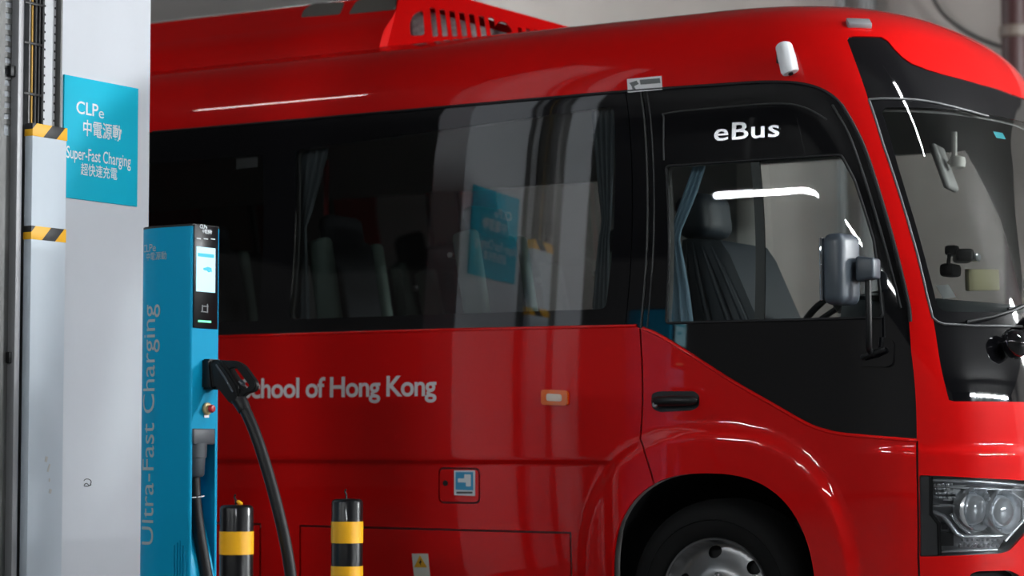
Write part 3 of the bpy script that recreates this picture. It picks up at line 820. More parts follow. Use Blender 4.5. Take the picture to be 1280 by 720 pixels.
CURT = mat('curtain_cloth', (.15, .24, .31), .85, sheen=.3)
def curtain(rows, y, folds=4, amp=.018, material=CURT):
    """rows of (left px, right px, py): a gathered cloth hanging at depth y"""
    b = MB(); R = []
    for l, r, py in rows:
        ring_ = []
        for k in range(folds * 6 + 1):
            t = k / (folds * 6); p = on_y(l + (r - l) * t, py, y); ring_.append(b.bm.verts.new((p[0], p[1] + amp * min(1, (r - l) / 22) * math.sin(t * folds * 2 * math.pi), p[2])))
        R.append(ring_)
    for A, B in zip(R, R[1:]):
        for i in range(len(A) - 1): b.bm.faces.new((A[i], A[i + 1], B[i + 1], B[i]))
    return b.build('curtain', material, bus, 80)
curtain([(868, 884, 200), (864, 880, 215), (855, 872, 240), (846, 862, 265), (839, 852, 288), (836, 850, 300), (834, 856, 330), (834, 862, 365), (834, 868, 412)], .11, 3, .014)
cg = mat('curtain_grey', (.20, .23, .25), .85)
curtain([(372, 412, 178), (372, 408, 200), (372, 400, 230), (371, 390, 265), (370, 383, 285), (368, 384, 310), (364, 386, 350), (360, 388, 405)], .12, 4, .016, cg)
curtain([(738, 770, 125), (742, 768, 180), (748, 766, 240), (752, 764, 275), (748, 762, 300), (744, 762, 340), (740, 762, 392)], .12, 4, .016, cg)
# guessed upright red bar; far pillar trim with its latch
MB().tube([on_y(408, 200, .75), on_y(408, 420, .75)], .013, 10).build('red_bar', mat('bar_red', (.45, .01, .015), .4), bus)
PALE = mat('pale_trim', (.80, .77, .72), .6)
fp0, fp1 = on_y(922, 300, 1.96), on_y(946, 300, 1.96)
fpz = MB().box(((fp0[0] + fp1[0]) / 2, 1.97, 1.85), (fp1[0] - fp0[0], .05, 1.5), .01).build('pillar_trim', PALE, bus)
lt = on_y(932, 320, 1.93); MB().box(lt, (.05, .03, .10), .012).build('latch', BLACK, fpz)
# dashboard
DASH = mat('dashboard_grey', (.075, .085, .092), .6)
us_ = np.linspace(.40, 2 * LC - .40, 40); b = MB(); R = []
for z_, o_, pull in ((1.20, -.06, 0), (1.44, -.06, 0), (1.53, -.09, 0), (1.57, -.15, 0), (1.585, -.22, .0), (1.59, -.22, .25), (1.30, -.22, .34), (1.0, -.22, .34)):
    P_, N_ = surf(us_, np.full_like(us_, v_of_z(z_)), o_); P_[:, 0] -= pull
    P_[:, 1] = np.clip(P_[:, 1], .10, 1.98); R.append([b.bm.verts.new(p) for p in P_])
for A, B in zip(R, R[1:]):
    for i in range(len(A) - 1): b.bm.faces.new((A[i], A[i + 1], B[i + 1], B[i]))
dash = b.build('dashboard', DASH, bus, 50)
yp = on_y(1228, 350, .62)
MB().box((yp[0], .62, yp[2]), (.02, .34, .085), .006, Matrix.Rotation(.06, 3, 'X')).build('paper', mat('paper_yellow', (.22, .20, .11), .8), dash)
dc = on_y(1204, 320, .42)
cm = MB().box(dc, (.07, .12, .05), .014, Matrix.Rotation(.5, 3, 'Z'), 3).build('dash_camera', BLACK, bus)
MB().lathe([(.018, 0), (.018, .02), (.012, .026), (0, .026)], np.array(dc) + np.array([.03, .035, -.005]), (.9, -.2, 0), 16).build('lens', HCH, cm)
MB().box(np.array(dc) + np.array([-.03, -.04, .02]), (.05, .05, .04), .012).build('mount', BLACK, cm)
sc = on_y(1188, 338, .34)
st_ = MB().box(sc, (.06, .10, .05), .015).build('control_stalk', BLACK, bus)
MB().tube([np.array(sc) + np.array([0, -.03, 0]), np.array(sc) + np.array([.02, -.06, .06])], .008, 8).build('lever', BLACK, st_)
# steering wheel
sw = MB(); cw = Vector((.36, .52, 1.56)); axw = Vector((-.55, 0, .83)).normalized(); e_ = axw.orthogonal().normalized(); f_ = axw.cross(e_)
sw.tube([cw + (e_ * math.cos(a) + f_ * math.sin(a)) * .20 for a in [2 * math.pi * k / 32 for k in range(32)]], .014, 8, False, True)
swo = sw.build('steering_wheel', BLACK, bus)
MB().lathe([(.06, -.02), (.06, .02), (0, .03)], cw, axw, 18).build('hub', BLACK, swo)
MB().tube([cw - axw * .02, cw - axw * .25 + Vector((.1, 0, -.05))], .025, 10).build('column', BLACK, swo)
for k in range(3):
    a = 2 * math.pi * k / 3 + .5; MB().tube([cw, cw + (e_ * math.cos(a) + f_ * math.sin(a)) * .20], .012, 8).build('spoke', BLACK, swo)
# rear-view mirror and stickers behind the windscreen
im0 = on_y(1172, 182, .86)
rv = MB().box(on_y(1180, 210, .86), (.03, .15, .20), .014, Matrix.Rotation(math.radians(-20), 3, 'Y') @ Matrix.Rotation(.1, 3, 'Z'), 3).build('cabin_mirror', mat('mirror_back', (.42, .41, .40), .5), bus)
MB().tube([on_y(1193, 165, .86), on_y(1193, 195, .86), on_y(1186, 205, .86)], .012, 8).build('stem', PALE, rv)
MB().lathe([(0, -.03), (.03, -.02), (.034, 0), (.03, .02), (0, .03)], on_y(1197, 203, .86), (0, 0, 1), 16).build('ball_joint', PALE, rv)
ppatch('licence_sticker', [(1171, 356), (1187, 355), (1197, 371), (1180, 373)], mat('sticker_bright', (.9, .92, .93), .5), ws, off=-.010, th=0)
ppatch('windscreen_sticker', [(1244, 163), (1256, 165), (1260, 173), (1248, 171)], mat('sticker_cyan', (.05, .45, .52), .5), ws, off=-.010, th=0)
ppatch('window_sticker', [(293, 198), (320, 195), (320, 208), (293, 211)], mat('sticker_dim', (.5, .5, .5), .6), bus, off=-.012, th=0)

# ------------------------------------------------------------------ pillar with cable tray, guard and sign
PX = -1.92
PILL = slab('wall_pillar', (-2.10, -2.30, 0), (PX, -1.105, CEIL_Z), PAINTW)
def on_p(px, py, off=0.0): return on_x(px, py, PX + off)
# sign
SIGN = mat('sign_cyan', (0.004, 0.47, 0.66), .6, spec=.2); SIGNW = mat('sign_white', (.72, .80, .84), .6)
y0, y1, zt_, zb_ = -1.612, -1.183, 2.383, 1.915
sg = MB().box((PX + .004, (y0 + y1) / 2, (zt_ + zb_) / 2), (.008, y1 - y0, zt_ - zb_), .0015).build('wall_sign', SIGN, None, 30)
tag(sg, 'cyan square sign with white charging lettering on the white pillar', 'sign')
def sign_text(txt, box, bold=0.0, spacing=1.0, name='lettering'):
    l, t, r, bt = box; cx = (l + r) / 2
    a, b_ = on_p(l, (t + bt) / 2, .0095), on_p(r, (t + bt) / 2, .0095)
    z1, z0 = on_p(cx, t, .0095)[2], on_p(cx, bt, .0095)[2]
    V, Fc = fit_text(txt, b_[1] - a[1], z1 - z0, bold, spacing)
    lettering(name, V, Fc, lambda x, y: (PX + .0095, a[1] + x, z0 + y), SIGNW, sg)
sign_text('CLP', (95.5, 128, 123, 144), .012)
sign_text('e', (123.5, 139, 130, 148), .0)
sign_text('中電源動', (104, 153, 152, 173.5), .012)
sign_text('Super-Fast Charging', (83, 188, 163.5, 208), .006)
sign_text('超快速充電', (101, 206.5, 146.5, 222), .006)

GALV = mat('galvanised_steel', (.10, .10, .098), .5, metal=.5, noise=.15, nscale=6)
GALVL = mat('pale_galvanised', (.26, .26, .27), .5, metal=.4)
TRAYW = mat('tray_white', (.40, .41, .43), .5, metal=.2)
# tray up the pillar behind the guard
def yat(px, off): return on_x(px, 150, PX + off)[1]
ty0, ty1 = yat(29, .006), yat(77, .03)
tr = MB().box((PX + .003, (ty0 + ty1) / 2, CEIL_Z / 2), (.004, ty1 - ty0, CEIL_Z - .02)).build('cable_tray', TRAYW, None, 0)
tag(tr, 'pale perforated cable tray running up the white pillar', 'cable tray')
for y in (ty0, ty1 - .010):
    MB().box((PX + .017, y + .005, CEIL_Z / 2), (.026, .010, CEIL_Z - .02), .002).build('flange', GALV, tr, 30)
slot = None
for i in range(30):
    for px, w in ((54.5, .010), (67.5, .007)):
        z = 2.10 + i * .033
        if slot is None: slot = MB().box((0, 0, 0), (.0016, 1, .008)).build('slot', DARK, tr, 0); o = slot
        else: o = slot.copy(); COL.objects.link(o)
        o.scale = (1, w, 1); o.location = (PX + .0055, yat(px, .006), z); o.parent = tr
# perforated upright beside it
uX = PX + .0085
ya, yb, yc, yd = (on_x(px, 150, uX)[1] for px in (-14, 4, 13, 20.5))
up_ = MB().box((uX, (ya + yb) / 2, CEIL_Z / 2), (.010, yb - ya, CEIL_Z - .02)).box((uX, (yc + yd) / 2, CEIL_Z / 2), (.004, yd - yc, CEIL_Z - .02)).build('tray_upright', GALV, None, 0)
tag(up_, 'grey slotted steel upright beside the cable guard on the pillar', 'upright')
for i in range(24):
    MB().box((uX, (yb + yc) / 2, 2.165 + i * .0415), (.004, yc - yb, .020)).build('rung', GALV, up_, 0)
MB().box((uX, (yb + yc) / 2, 1.065), (.004, yc - yb, 2.10)).build('lower_web', GALV, up_, 0)
ye, yf = (on_x(px, 150, PX + .044)[1] for px in (22, 28.5))
MB().box((PX + .024, (ye + yf) / 2, CEIL_Z / 2), (.040, yf - ye, CEIL_Z - .02), .003).build('edge_flange', GALVL, up_, 30)
for px, py in ((15, 89), (13, 447)):
    p = on_x(px, py, uX + .012); MB().box((uX + .012, p[1], p[2]), (.020, .032, .042), .004).build('clamp', BLACK, up_)
# cables
for k, (px, r, m, lab) in enumerate(((34.6, .0060, RUBBER, 'black cable against the left flange of the pillar tray'), (38.6, .0044, mat('cable_yellow', (.55, .30, .03), .5), 'thin yellow cable between black cables in the pillar tray'),
                            (42.3, .0095, RUBBER, 'thick black cable right beside the yellow one in the tray'), (47.0, .0070, RUBBER, 'middle black cable between two thicker ones in the tray'), (51.3, .0080, RUBBER, 'black cable next to the white slotted strip of the tray'))):
    y_ = yat(px, .018)
    n = 9; pts = [(PX + .018 + .001 * math.sin(i * 2.1 + k), y_ + .0005 * math.sin(i * 1.7 + 2 * k), .05 + (CEIL_Z - .07) * i / (n - 1)) for i in range(n)]
    o = MB().tube(smooth_line(pts, 4), r, 10).build('cable', m)
    tag(o, lab, 'cable', 'cables in the pillar tray')
for i, z in enumerate((2.28, 2.47, 2.62)):
    MB().box((PX + .030, yat(41, .03), z), (.003, .10, .010), .001).build('cable_tie', BLACK, tr)
# guard box over the lower tray
gx = PX + .072; gback = PX + .034
gy0, gy1 = on_x(39, 300, gx)[1], on_x(82, 300, gx)[1]
cxg, gd = (gx + gback) / 2, gx - gback
GUARD = mat('guard_paint', (.50, .56, .62), .55, noise=.03, nscale=5)
ga = MB().box((cxg, (gy0 + gy1) / 2, 2.165 / 2), (gd, gy1 - gy0, 2.165), .003).build('cable_guard', GUARD, None, 30)
tag(ga, 'pale grey steel cable guard with two black and yellow bands', 'cable guard')
def hazard_mat():
    m = bpy.data.materials.new('hazard_tape'); m.use_nodes = True; nt = m.node_tree; bs = nt.nodes['Principled BSDF']; bs.inputs['Roughness'].default_value = .5
    tc = nt.nodes.new('ShaderNodeTexCoord'); sx = nt.nodes.new('ShaderNodeSeparateXYZ'); nt.links.new(tc.outputs['Object'], sx.inputs[0])
    a = nt.nodes.new('ShaderNodeMath'); a.operation = 'SUBTRACT'; nt.links.new(sx.outputs['Y'], a.inputs[0]); nt.links.new(sx.outputs['Z'], a.inputs[1])
    mu = nt.nodes.new('ShaderNodeMath'); mu.operation = 'MULTIPLY'; mu.inputs[1].default_value = 1 / .155; nt.links.new(a.outputs[0], mu.inputs[0])
    ad = nt.nodes.new('ShaderNodeMath'); ad.operation = 'ADD'; ad.inputs[1].default_value = .62; nt.links.new(mu.outputs[0], ad.inputs[0])
    fr = nt.nodes.new('ShaderNodeMath'); fr.operation = 'FRACT'; nt.links.new(ad.outputs[0], fr.inputs[0])
    gt = nt.nodes.new('ShaderNodeMath'); gt.operation = 'GREATER_THAN'; gt.inputs[1].default_value = .54; nt.links.new(fr.outputs[0], gt.inputs[0])
    mx = nt.nodes.new('ShaderNodeMix'); mx.data_type = 'RGBA'; mx.inputs['A'].default_value = (.85, .43, .006, 1); mx.inputs['B'].default_value = (.012, .012, .013, 1)
    nt.links.new(gt.outputs[0], mx.inputs['Factor']); nt.links.new(mx.outputs['Result'], bs.inputs['Base Color']); return m
HAZ = hazard_mat()
for z0, z1 in ((2.118, 2.166), (1.735, 1.785)):
    o = MB().box((0, 0, 0), (gd + .003, gy1 - gy0 + .003, z1 - z0), .001).build('hazard_band', HAZ, None, 30)
    o.location = (cxg, (gy0 + gy1) / 2, (z0 + z1) / 2); attach(o, ga)
# scuffs: flakes of torn paper left on the guard and a scribble on the pillar
for px, py, w, h in ((58, 574, .012, .02), (61, 585, .008, .03), (62, 600, .006, .012), (63, 614, .012, .016)):
    p = on_x(px, py, gx + .001); MB().box((gx + .0006, p[1], p[2]), (.001, w, h), 0, Matrix.Rotation(random.uniform(-.5, .5), 3, 'X')).build('paper_scrap', mat('old_paper', (.50, .49, .47), .9), ga, 0)
sc_ = [on_p(x, y, .001) for x, y in ((105, 601), (107, 599), (111, 599), (114, 602), (112, 607), (108, 604), (105, 607), (109, 608), (114, 606))]
o = MB().tube(smooth_line([tuple(p) for p in sc_], 3), .0014, 5).build('scribble', DARK, PILL)

# ------------------------------------------------------------------ charging post
BLUE = mat('post_blue', (0.001, 0.28, 0.49), .45, coat=.04, spec=.1)
BLUEG = mat('post_blue_gloss', (0.001, 0.36, 0.62), .25, coat=.8)
FX, FY0, FY1 = -1.08, -1.868, -1.709
CYC = (FY0 + FY1) / 2; HB = (FY1 - FY0) / 2
ZT = 1.752
post = empty('charging_post', (-1.2, CYC, 0), 'slim blue charging post with black display and cable niche', 'charging post')
out = [(FX - .004, FY0 + .004)]
for k in range(5): a = math.pi / 2 * k / 4; out.append((FX - .012 - .0 + .010 * math.cos(a), FY0 + .010 - .010 * math.sin(a)))
out = out[1:]
out += [(FX - .012 - .108 * t, FY0) for t in (.25, .5, .75)]
for k in range(33):
    t = math.pi * k / 32; out.append((-1.20 - .155 * math.sin(t), CYC - HB * math.cos(t)))
out += [(FX - .012 - .108 * t, FY1) for t in (.75, .5, .25)]
for k in range(5): a = math.pi / 2 * (1 - k / 4); out.append((FX - .012 + .010 * math.cos(a), FY1 - .010 + .010 * math.sin(a)))
O = np.array(out); sl = np.concatenate([[0], np.cumsum(np.hypot(*np.diff(O, axis=0).T))])
sgn_out = 1.0
def wrap(s, z, off=.0):
    x = np.interp(s, sl, O[:, 0]); y = np.interp(s, sl, O[:, 1]); e = .004
    tx = np.interp(s + e, sl, O[:, 0]) - np.interp(s - e, sl, O[:, 0]); ty = np.interp(s + e, sl, O[:, 1]) - np.interp(s - e, sl, O[:, 1]); L = math.hypot(tx, ty)
    return (x - off * ty / L * sgn_out, y + off * tx / L * sgn_out, z)
b = MB(); lo = [b.bm.verts.new((x, y, .05)) for x, y in out]; hi = [b.bm.verts.new((x, y, ZT - .006)) for x, y in out]
for i in range(len(out) - 1): b.bm.faces.new((lo[i], lo[i + 1], hi[i + 1], hi[i]))
shell = b.build('shell', BLUE, post, 40)
# front plate with the niche cut out of it
nz1 = 1.036; ny0, ny1 = FY0 + .012, FY1 - .020
nic = [(ny0, .20), (ny1 + .004, .20), (ny1 + .002, .55), (ny1, nz1), (ny0, nz1)]
fr_ = [(FY0 + .010, .05), (FY1 - .010, .05), (FY1 - .010, ZT - .006), (FY0 + .010, ZT - .006)]
vv, tt = triangulate([dens(fr_, .05), dens(nic, .05)], []); c = vv[tt].mean(1); k = inside(fr_, c) & ~inside(nic, c)
me = bpy.data.meshes.new('front_plate'); me.from_pydata([(FX - .002, a, q) for a, q in vv], [], tt[k].tolist()); me.update(); link('front_plate', me, BLUE, post)
b = MB(); A = [b.bm.verts.new((FX - .002, y, z)) for y, z in nic]; Bk = [b.bm.verts.new((FX - .10, y + (.0 if i in (1, 2, 3) else .0), z)) for i, (y, z) in enumerate(nic)]
for i in range(5): b.bm.faces.new((A[i - 1], A[i], Bk[i], Bk[i - 1]))
b.bm.faces.new(Bk); b.build('niche', BLUE, post, 20)
# S-shaped cable deflector inside the niche
pts = []
for t in np.linspace(0, 1, 14):
    zz = .90 - .42 * t; xx = FX - .085 + .085 * (3 * t * t - 2 * t ** 3); pts.append((xx, zz))
b = MB(); L_ = [b.bm.verts.new((x, ny0 + .001, z)) for x, z in pts]; R_ = [b.bm.verts.new((x, ny1 + .001, z)) for x, z in pts]
for i in range(len(pts) - 1): b.bm.faces.new((L_[i], L_[i + 1], R_[i + 1], R_[i]))
b.build('cable_deflector', BLUEG, post, 60)
# top cap
b = MB(); b.prism([(x, y, ZT - .006) for x, y in out], (0, 0, .008)); b.build('top_cap', BLACK, post, 0)
# foot
MB().prism([(-1.17 + (x + 1.17) * 1.06, CYC + (y - CYC) * 1.1, 0) for x, y in out], (0, 0, .05)).build('foot', BLACK, post, 0)
# vents on the side near the foot
for i in range(5):
    x = FX - .020 - .012 * i
    z1 = on_y(240, 690 - 1.5 * i, FY0)[2] + .03 - .012 * abs(i - 2)
    MB().tube([(x, FY0 - .001, z1), (x, FY0 - .001, .40)], .0050, 8).build('vent_rib', BLUE, post)
# display
DISP = mat('display_black', (.003, .003, .004), .3, spec=.2)
dsp = MB().box((FX + .001, (on_x(242, 345, FX)[1] + on_x(271.5, 345, FX)[1]) / 2, (ZT + 1.388) / 2), (.006, .134, ZT - 1.388), .002).build('display_panel', DISP, post, 30)
XF = FX + .0045
def f_rect(name, l, t, r, bt, m, off=.0):
    a, c_ = on_x(l, t, XF), on_x(r, bt, XF); a2 = on_x(l, bt, XF)
    return MB().box((XF + off, (a[1] + c_[1]) / 2, (a[2] + a2[2]) / 2), (.0016, c_[1] - a[1], a[2] - a2[2]), 0).build(name, m, dsp, 0)
def f_text(txt, l, t, r, bt, m, off=.0015, bold=0.0):
    a, c_ = on_x(l, (t + bt) / 2, XF), on_x(r, (t + bt) / 2, XF); z1, z0 = on_x((l + r) / 2, t, XF)[2], on_x((l + r) / 2, bt, XF)[2]
    V, Fc = fit_text(txt, c_[1] - a[1], z1 - z0, bold); lettering('lettering', V, Fc, lambda x, y: (XF + off, a[1] + x, z0 + y), m, dsp)
SCR = mat('screen_lit', (.3, .6, .7), .3, emit=(.50, .84, .95), estr=.42)
SCRC = mat('screen_cyan', (.0, .3, .4), .3, emit=(.01, .40, .55), estr=.35)
LEDG = mat('led_green', (.1, .6, .3), .3, emit=(.2, 1.0, .5), estr=.5)
DW_ = mat('display_print', (.62, .66, .68), .5)
f_rect('screen', 245.5, 308, 268.5, 364, SCR, .0008)
f_rect('screen_banner', 247, 316, 267, 320.5, SCRC, .0018)
# drawn hand holding a charging plug on the screen
def f_poly(name, pts, m, off):
    P = [on_x(x, y, XF + off) for x, y in pts]; b_ = MB(); b_.bm.faces.new([b_.bm.verts.new(p) for p in P]); return b_.build(name, m, dsp, 0)
f_poly('screen_icon', [(254, 335), (260, 333.5), (264.5, 335), (265, 340.5), (263.5, 339.5), (262, 337.5), (259, 338.5), (256, 338), (254, 337)], SCRC, .002)
f_poly('screen_icon', [(258.5, 338.5), (262, 337.7), (263.6, 340), (260.5, 340.5)], SCRC, .0022)
f_rect('status_light', 247.5, 400, 263.5, 402.5, LEDG, .001)
for i in range(3): f_rect('indicator_mark', 245.5 + i * 9, 297.3 + .3 * i, 250.5 + i * 9, 298.6 + .3 * i, DW_, .001)
f_text('CLPe', 249.5, 280.8, 258.5, 285.8, DW_, bold=.02)
f_text('中電源動', 252.5, 286.8, 264.5, 292.6, DW_, bold=.015)
ICG = mat('icon_grey', (.22, .23, .24), .5)
for l, t, r, bt in ((252, 381, 253, 390), (251, 389, 259, 390), (252, 382, 260, 383), (258.5, 380, 259.5, 391)): f_rect('card_icon', l, t, r, bt, ICG, .001)
# emergency stop
ec_ = on_x(258, 511, FX)
es = MB().lathe([(.022, 0), (.022, .008), (.019, .010), (.014, .010), (.013, .018)], ec_, (1, 0, 0), 22).build('emergency_stop', mat('stop_collar', (.55, .42, .20), .4, metal=.3), post)
MB().lathe([(.0, .034), (.011, .032), (.014, .027), (.014, .018), (.009, .012)], ec_, (1, 0, 0), 18).build('button', mat('stop_red', (.60, .012, .015), .35), es)
MB().box(ec_ + np.array([.001, .0, -.026]), (.002, .026, .010)).build('stop_plate', mat('plate_silver', (.55, .55, .56), .4, metal=.6), es)
# lettering wrapped round the shell
PTX = mat('post_print', (.33, .39, .41), .6)
def s_of_px(px):
    bs = None
    for s in np.linspace(0, sl[-1] * .5, 400):
        p = np.array(wrap(s, 1.2)); d = p - CP; u_ = 640 + F * (d @ RT) / (d @ FW)
        if bs is None or abs(u_ - px) < bs[0]: bs = (abs(u_ - px), s)
    return bs[1]
sB = s_of_px(193.5)
z0, z1 = on_y(185, 681, FY0 + .01)[2], on_y(185, 381, FY0 + .01)[2]
V, Fc = fit_text('Ultra-Fast Charging', z1 - z0)
V0, _ = text_geo('Ultra-Fast Charging', 1.0); sc1 = (z1 - z0) / (V0[:, 0].max() - V0[:, 0].min()); V = (V0 - [V0[:, 0].min(), 0]) * sc1 * np.array([1, 1.0])
ptx = lettering('lettering', V, Fc, lambda x, y: wrap(sB + y, z0 + x, .0016), PTX, post)
def post_logo(txt, pxr, pxl, t, bt, bold=.0):
    s0, s1 = s_of_px(pxr), s_of_px(pxl); za, zb2 = on_y(190, t, FY0 + .01)[2], on_y(190, bt, FY0 + .01)[2]
    V, Fc = fit_text(txt, s1 - s0, za - zb2, bold); lettering('lettering', V, Fc, lambda x, y: wrap(s1 - x, zb2 + y, .0016), PTX, post)
post_logo('CLPe', 193.5, 178.3, 305, 314.5); post_logo('中電源動', 207, 182, 315.5, 325.5)
# lower holder with its hanging cable
hz0, hz1 = 1.036, .965
hold = MB().box((FX - .035, on_x(255, 545, FX)[1] - .004, 1.008), (.085, .118, .056), .006).build('cable_holder', GREYP, post)
hy = on_x(251, 560, FX)[1]
MB().lathe([(.046, 0), (.044, -.05), (.040, -.052), (.037, -.11), (.030, -.118), (0, -.118)], (FX - .03, hy, .985), (0, 0, 1), 24).build('gland', GREYP, hold)
cb = [(FX - .03, hy, .90), (FX - .028, hy + .004, .80), (FX - .016, hy + .012, .68), (FX + .005, hy + .02, .56), (FX + .03, hy + .028, .42), (FX + .045, hy + .03, .25), (FX + .065, hy + .05, .09), (FX + .075, hy + .12, .024), (FX + .07, hy + .30, .022)]
MB().tube(smooth_line(cb, 5), .0215, 14).build('hanging_cable', RUBBER, post)
MB().tube([(FX - .02, hy - .022, .795), (FX - .006, hy + .004, .797), (FX - .004, hy + .026, .80)], .002, 6).build('cable_tie', WHITE, post)

# charging gun parked in the post
YG = -1.768
def gy(px, py, y=YG): return tuple(on_y(px, py, y))
gun = empty('charging_gun', (-1.0, YG, 1.2), 'black charging gun parked in the blue post, its cable drooping', 'charging gun')
hs_out = [(248, 452), (251, 450), (290, 450.5), (302, 462), (312, 478), (309, 494), (302, 504), (292, 503), (277, 487), (252, 486), (248, 483)]
nx = on_x(262, 470, FX)
b = MB(); pts_h = [(FX + .002, -.031, .062), (FX + .03, -.033, .062)]
def plate_with_hole(name, outer_px, holes_px, yc, half, material, parent, bev):
    w2 = lambda x, y: (lambda p: (p[0], p[2]))(on_y(x, y, yc))
    lp = dens([w2(*p) for p in outer_px], .02); hs = [dens([w2(*p) for p in h], .02) for h in holes_px]
    vv, tt = triangulate([lp] + hs, []); c = vv[tt].mean(1); k = inside(lp, c)
    for h in hs: k &= ~inside(h, c)
    b_ = MB(); used = sorted({int(i) for t in tt[k] for i in t}); A = {i: b_.bm.verts.new((vv[i][0], yc - half, vv[i][1])) for i in used}; B = {i: b_.bm.verts.new((vv[i][0], yc + half, vv[i][1])) for i in used}
    ec = set()
    for t in tt[k]:
        t = [int(i) for i in t]; b_.bm.faces.new([A[i] for i in t]); b_.bm.faces.new([B[i] for i in t[::-1]])
        for p_, q_ in zip(t, t[1:] + t[:1]): ec.add((p_, q_))
    for p_, q_ in ec:
        if (q_, p_) not in ec: b_.bm.faces.new((A[q_], A[p_], B[p_], B[q_]))
    bmesh.ops.recalc_face_normals(b_.bm, faces=b_.bm.faces[:])
    es = [e for e in b_.bm.edges if len(e.link_faces) == 2 and e.calc_face_angle(0) > 1.2]
    bmesh.ops.bevel(b_.bm, geom=es, offset=bev, segments=2, affect='EDGES')
    return b_.build(name, material, parent)
gb = plate_with_hole('gun_body', roundp([(248, 450), (276, 450), (297, 451), (307, 457), (323, 479), (321, 489), (310, 492), (303, 499), (300, 506), (290, 505), (276, 487), (248, 486)], [2, 0, 6, 6, 5, 5, 5, 3, 2, 3, 3, 2]), [roundp([(289, 462), (297, 459.5), (313.5, 482), (309, 487), (302, 480)], 2)], YG, .012, BLACK, gun, .004)
plate_with_hole('gun_grip', roundp([(250, 451), (280, 451), (289, 461), (302, 481), (304, 497), (299, 505), (291, 504), (277, 486), (250, 485)], [2, 3, 4, 4, 4, 3, 3, 3, 2]), [], YG, .027, BLACK, gun, .008)
plate_with_hole('gun_nozzle', [(247, 449), (270, 449), (274, 487), (247, 487)], [], YG, .036, BLACK, gun, .008)
MB().lathe([(.040, -.004), (.043, .0), (.043, .012), (.038, .016)], (FX + .002, on_x(263, 468, FX)[1], on_x(263, 468, FX)[2]), (1, 0, 0), 28).build('socket_ring', BLACK, post)
MB().tube([gy(270, 456, YG - .028), gy(281, 472, YG - .028), gy(291, 490, YG - .028)], .004, 6).build('grip_rib', GREYP, gun)
MB().tube([gy(300, 477), gy(304, 481)], .010, 8).build('trigger', GREYP, gun)
strain = [gy(297, 497), gy(302, 505), gy(306, 513)]
MB().tube(strain, [.027, .026, .023], 14).build('strain_relief', RUBBER, gun)
cab = [gy(303, 506), gy(313, 527), gy(324, 556), gy(334, 588), gy(343, 620), gy(351, 652), gy(358, 685), gy(363.5, 720), gy(367, 757), gy(368, 795)]
last = cab[-1]; cab += [(last[0] - .01, last[1] + .01, .20), (last[0] - .06, last[1] + .03, .06), (last[0] - .16, last[1] + .04, .0225), (FX + .06, YG + .03, .0225)]
MB().tube(smooth_line(cab, 5), .0205, 14).build('charging_cable', RUBBER, gun)

# ------------------------------------------------------------------ bollards
YEL = mat('band_yellow', (.90, .44, .004), .45, noise=.06, nscale=20); BOL = mat('bollard_black', (.005, .005, .006), .3, coat=.3, spec=.2)
def bollard(x, y, zt, bands, label, tip):
    e = empty('bollard', (x, y, 0), label, 'bollard', 'bollards in front of the charging post')
    R = .0575
    MB().lathe([(R, 0), (R, zt - .012), (R - .004, zt - .004), (R - .012, zt), (0, zt + .002)], (x, y, 0), (0, 0, 1), 36).build('post', BOL, e)
    for z1, z0 in bands: MB().lathe([(R - .001, z0), (R + .0012, z0), (R + .0012, z1), (R - .001, z1)], (x, y, 0), (0, 0, 1), 36).build('yellow_band', YEL, e)
    eye = MB().tube([(x - .004, y, zt - .002), (x - .004, y, zt + .016), (x - .010, y, zt + .026), (x - .006, y, zt + .036)], .0035, 8).build('eye_bolt', BLACK, e)
    if tip: MB().box((x + .012, y, zt + .008), (.022, .012, .012), .004, Matrix.Rotation(.5, 3, 'Y')).build('yellow_tag', YEL, e)
    MB().lathe([(.10, 0), (.10, .010), (.06, .012)], (x, y, 0), (0, 0, 1), 28).build('base_plate', BOL, e)
bollard(-.835, -1.919, .774, ((.685, .607), (.527, .447), (.367, .287), (.207, .127)), 'black bollard with yellow bands and a yellow scrap on top', True)
bollard(-.835, -1.269, .783, ((.702, .624), (.541, .461), (.381, .301), (.221, .141)), 'black bollard with yellow bands and bare bolt on top', False)

# ------------------------------------------------------------------ ceiling lights, pipes and beam on the back wall
TUBE = mat('lamp_tube', (.9, .9, .9), .4, emit=(.94, .98, 1.0), estr=TUBE_GLOW)
HOUS = mat('lamp_housing', (.6, .6, .6), .5)
DIMTUBE = mat('lamp_tube_dim', (.9, .9, .9), .4, emit=(1.0, .96, .92), estr=TUBE_GLOW * .08)
FILLTUBE = mat('lamp_tube_fill', (.9, .9, .9), .4, emit=(.94, .98, 1.0), estr=TUBE_GLOW * 3.6)
def lamp(x, y, label, along_x=True, L=1.2, z=3.60, tube=TUBE):
    LZ = z
    e = empty('ceiling_light', (x, y, LZ), label, 'light', 'batten lights under the ceiling')
    d = (L, .09, .05) if along_x else (.09, L, .05)
    MB().box((x, y, LZ + .045), d, .008).build('housing', HOUS, e, 30)
    a, c_ = ((x - L / 2 + .02, y, LZ), (x + L / 2 - .02, y, LZ)) if along_x else ((x, y - L / 2 + .02, LZ), (x, y + L / 2 - .02, LZ))
    MB().tube([a, c_], .024, 10).build('tube', tube, e)
    for t in (.2, .8):
        p = Vector(a).lerp(Vector(c_), t); MB().tube([(p.x, p.y, LZ + .06), (p.x, p.y, CEIL_Z)], .006, 6).build('rod', HOUS, e)
lamp(2.5, .1, 'ceiling light batten over the aisle before the bus')
lamp(-3.1, -7.2, 'ceiling light batten over the bay facing the bus side')
lamp(-.3, -7.2, 'added unseen ceiling batten brightening the bus side')  # added out of view to lift the brightness of the bus side
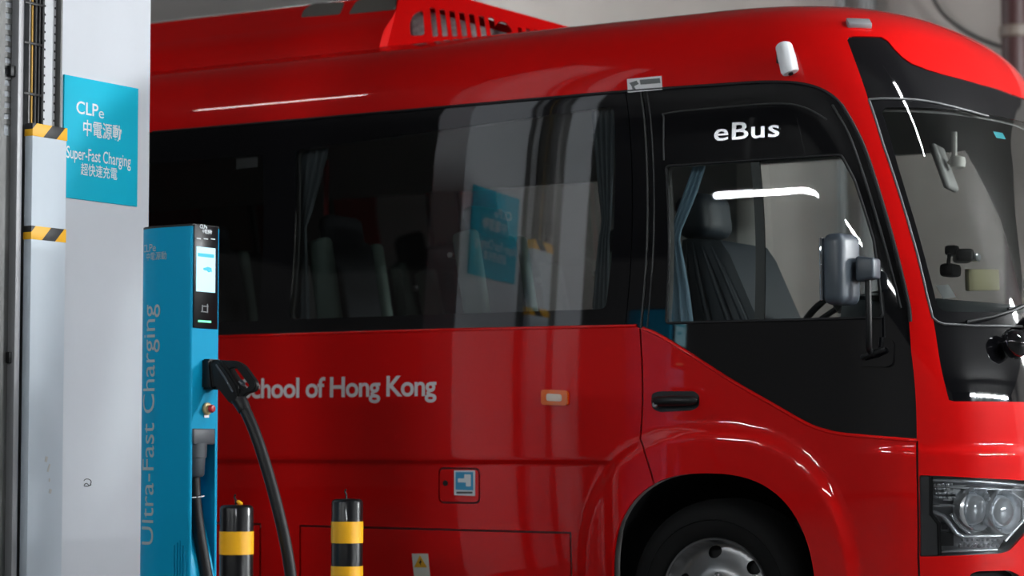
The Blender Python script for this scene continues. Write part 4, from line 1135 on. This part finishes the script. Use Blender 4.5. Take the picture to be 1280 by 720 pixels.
lamp(2.4, -7.2, 'half-bright ceiling light batten over the bays nearer the aisle', tube=mat('lamp_tube_half', (.9, .9, .9), .4, emit=(.94, .98, 1.0), estr=TUBE_GLOW * .4))
for x, y in ((-9.4, 4.6), (-7.0, 4.6), (-4.6, 3.6)): lamp(x, y, 'ceiling light batten between the bus and the back wall', z=4.3)
GLOBE = mat('fill_globe', (.9, .9, .9), .4, emit=(.94, .98, 1.0), estr=TUBE_GLOW * 3.0)
def globe(x, y, label, z=3.6):  # round fill light added out of view to light the bus front
    k = 1.55 if x > 12 else 1.0
    e = empty('fill_pendant', (x, y, z), label, 'light', 'round fill lights added out of view')
    MB().lathe([(r_ * k, h_ * k) for r_, h_ in ((0, -.18), (.075, -.164), (.135, -.119), (.172, -.05), (.18, .0), (.164, .075), (.12, .134))], (x, y, z), (0, 0, 1), 20).build('globe', GLOBE, e)
    MB().lathe([(r_ * k, h_ * k) for r_, h_ in ((.135, .115), (.135, .15), (.06, .20), (.03, .21), (0, .21))], (x, y, z), (0, 0, 1), 18).build('cap', HOUS, e)
    MB().tube([(x, y, z + .20 * k), (x, y, CEIL_Z)], .008, 8).build('rod', HOUS, e)
for x, y in ((8.5, 5.4), (6.2, 4.2)): globe(x, y, 'added unseen round light brightening the bus front')
for k in range(5): lamp(17.0, -4.4 + 2.0 * k, 'added unseen bright crosswise light, lighting the bus front', False, 1.7, 3.5, FILLTUBE)  # row added out of view: frontal light that smears the bollard shadows
lamp(-3.85, -1.62, 'dim ceiling light batten over the gap between bus and pillar', z=4.0, tube=DIMTUBE)
PIPER = mat('pipe_red', (.035, .005, .005), .5); PIPEG = mat('pipe_grey', (.16, .16, .16), .5)
pr = on_y(1268, 40, 6.6)
pp = MB().tube([(pr[0], 6.6, 0), (pr[0], 6.6, CEIL_Z)], .085, 20).build('fire_pipe', PIPER)
tag(pp, 'dark red vertical fire pipe against the concrete back wall', 'pipe')
MB().lathe([(.09, -.04), (.10, -.03), (.10, .03), (.09, .04)], (pr[0], 6.6, pr[2]), (0, 0, 1), 20).build('coupling', mat('pipe_collar', (.14, .11, .09), .5), pp)
for px, r, lab in ((1050, .035, 'thin grey conduit on the back wall'), (1082, .06, 'thick dark conduit on the back wall')):
    p = on_y(px, 10, 6.9); tag(MB().tube([(p[0], 6.92, 0), (p[0], 6.92, CEIL_Z)], r, 12).build('conduit', PIPEG), lab, 'conduit', 'conduits on the back wall')
p0, p1, p2 = on_y(1170, 5, 6.95), on_y(1200, 35, 6.95), on_y(1240, 55, 6.95)
tag(MB().tube(smooth_line([tuple(p0 + np.array([-.1, 0, .3])), tuple(p0), tuple(p1), tuple(p2), tuple(p2 + np.array([.3, 0, -.1]))], 5), .012, 8).build('wall_cable', BLACK), 'thin dark cable drooping across the concrete wall by the red pipe', 'cable')
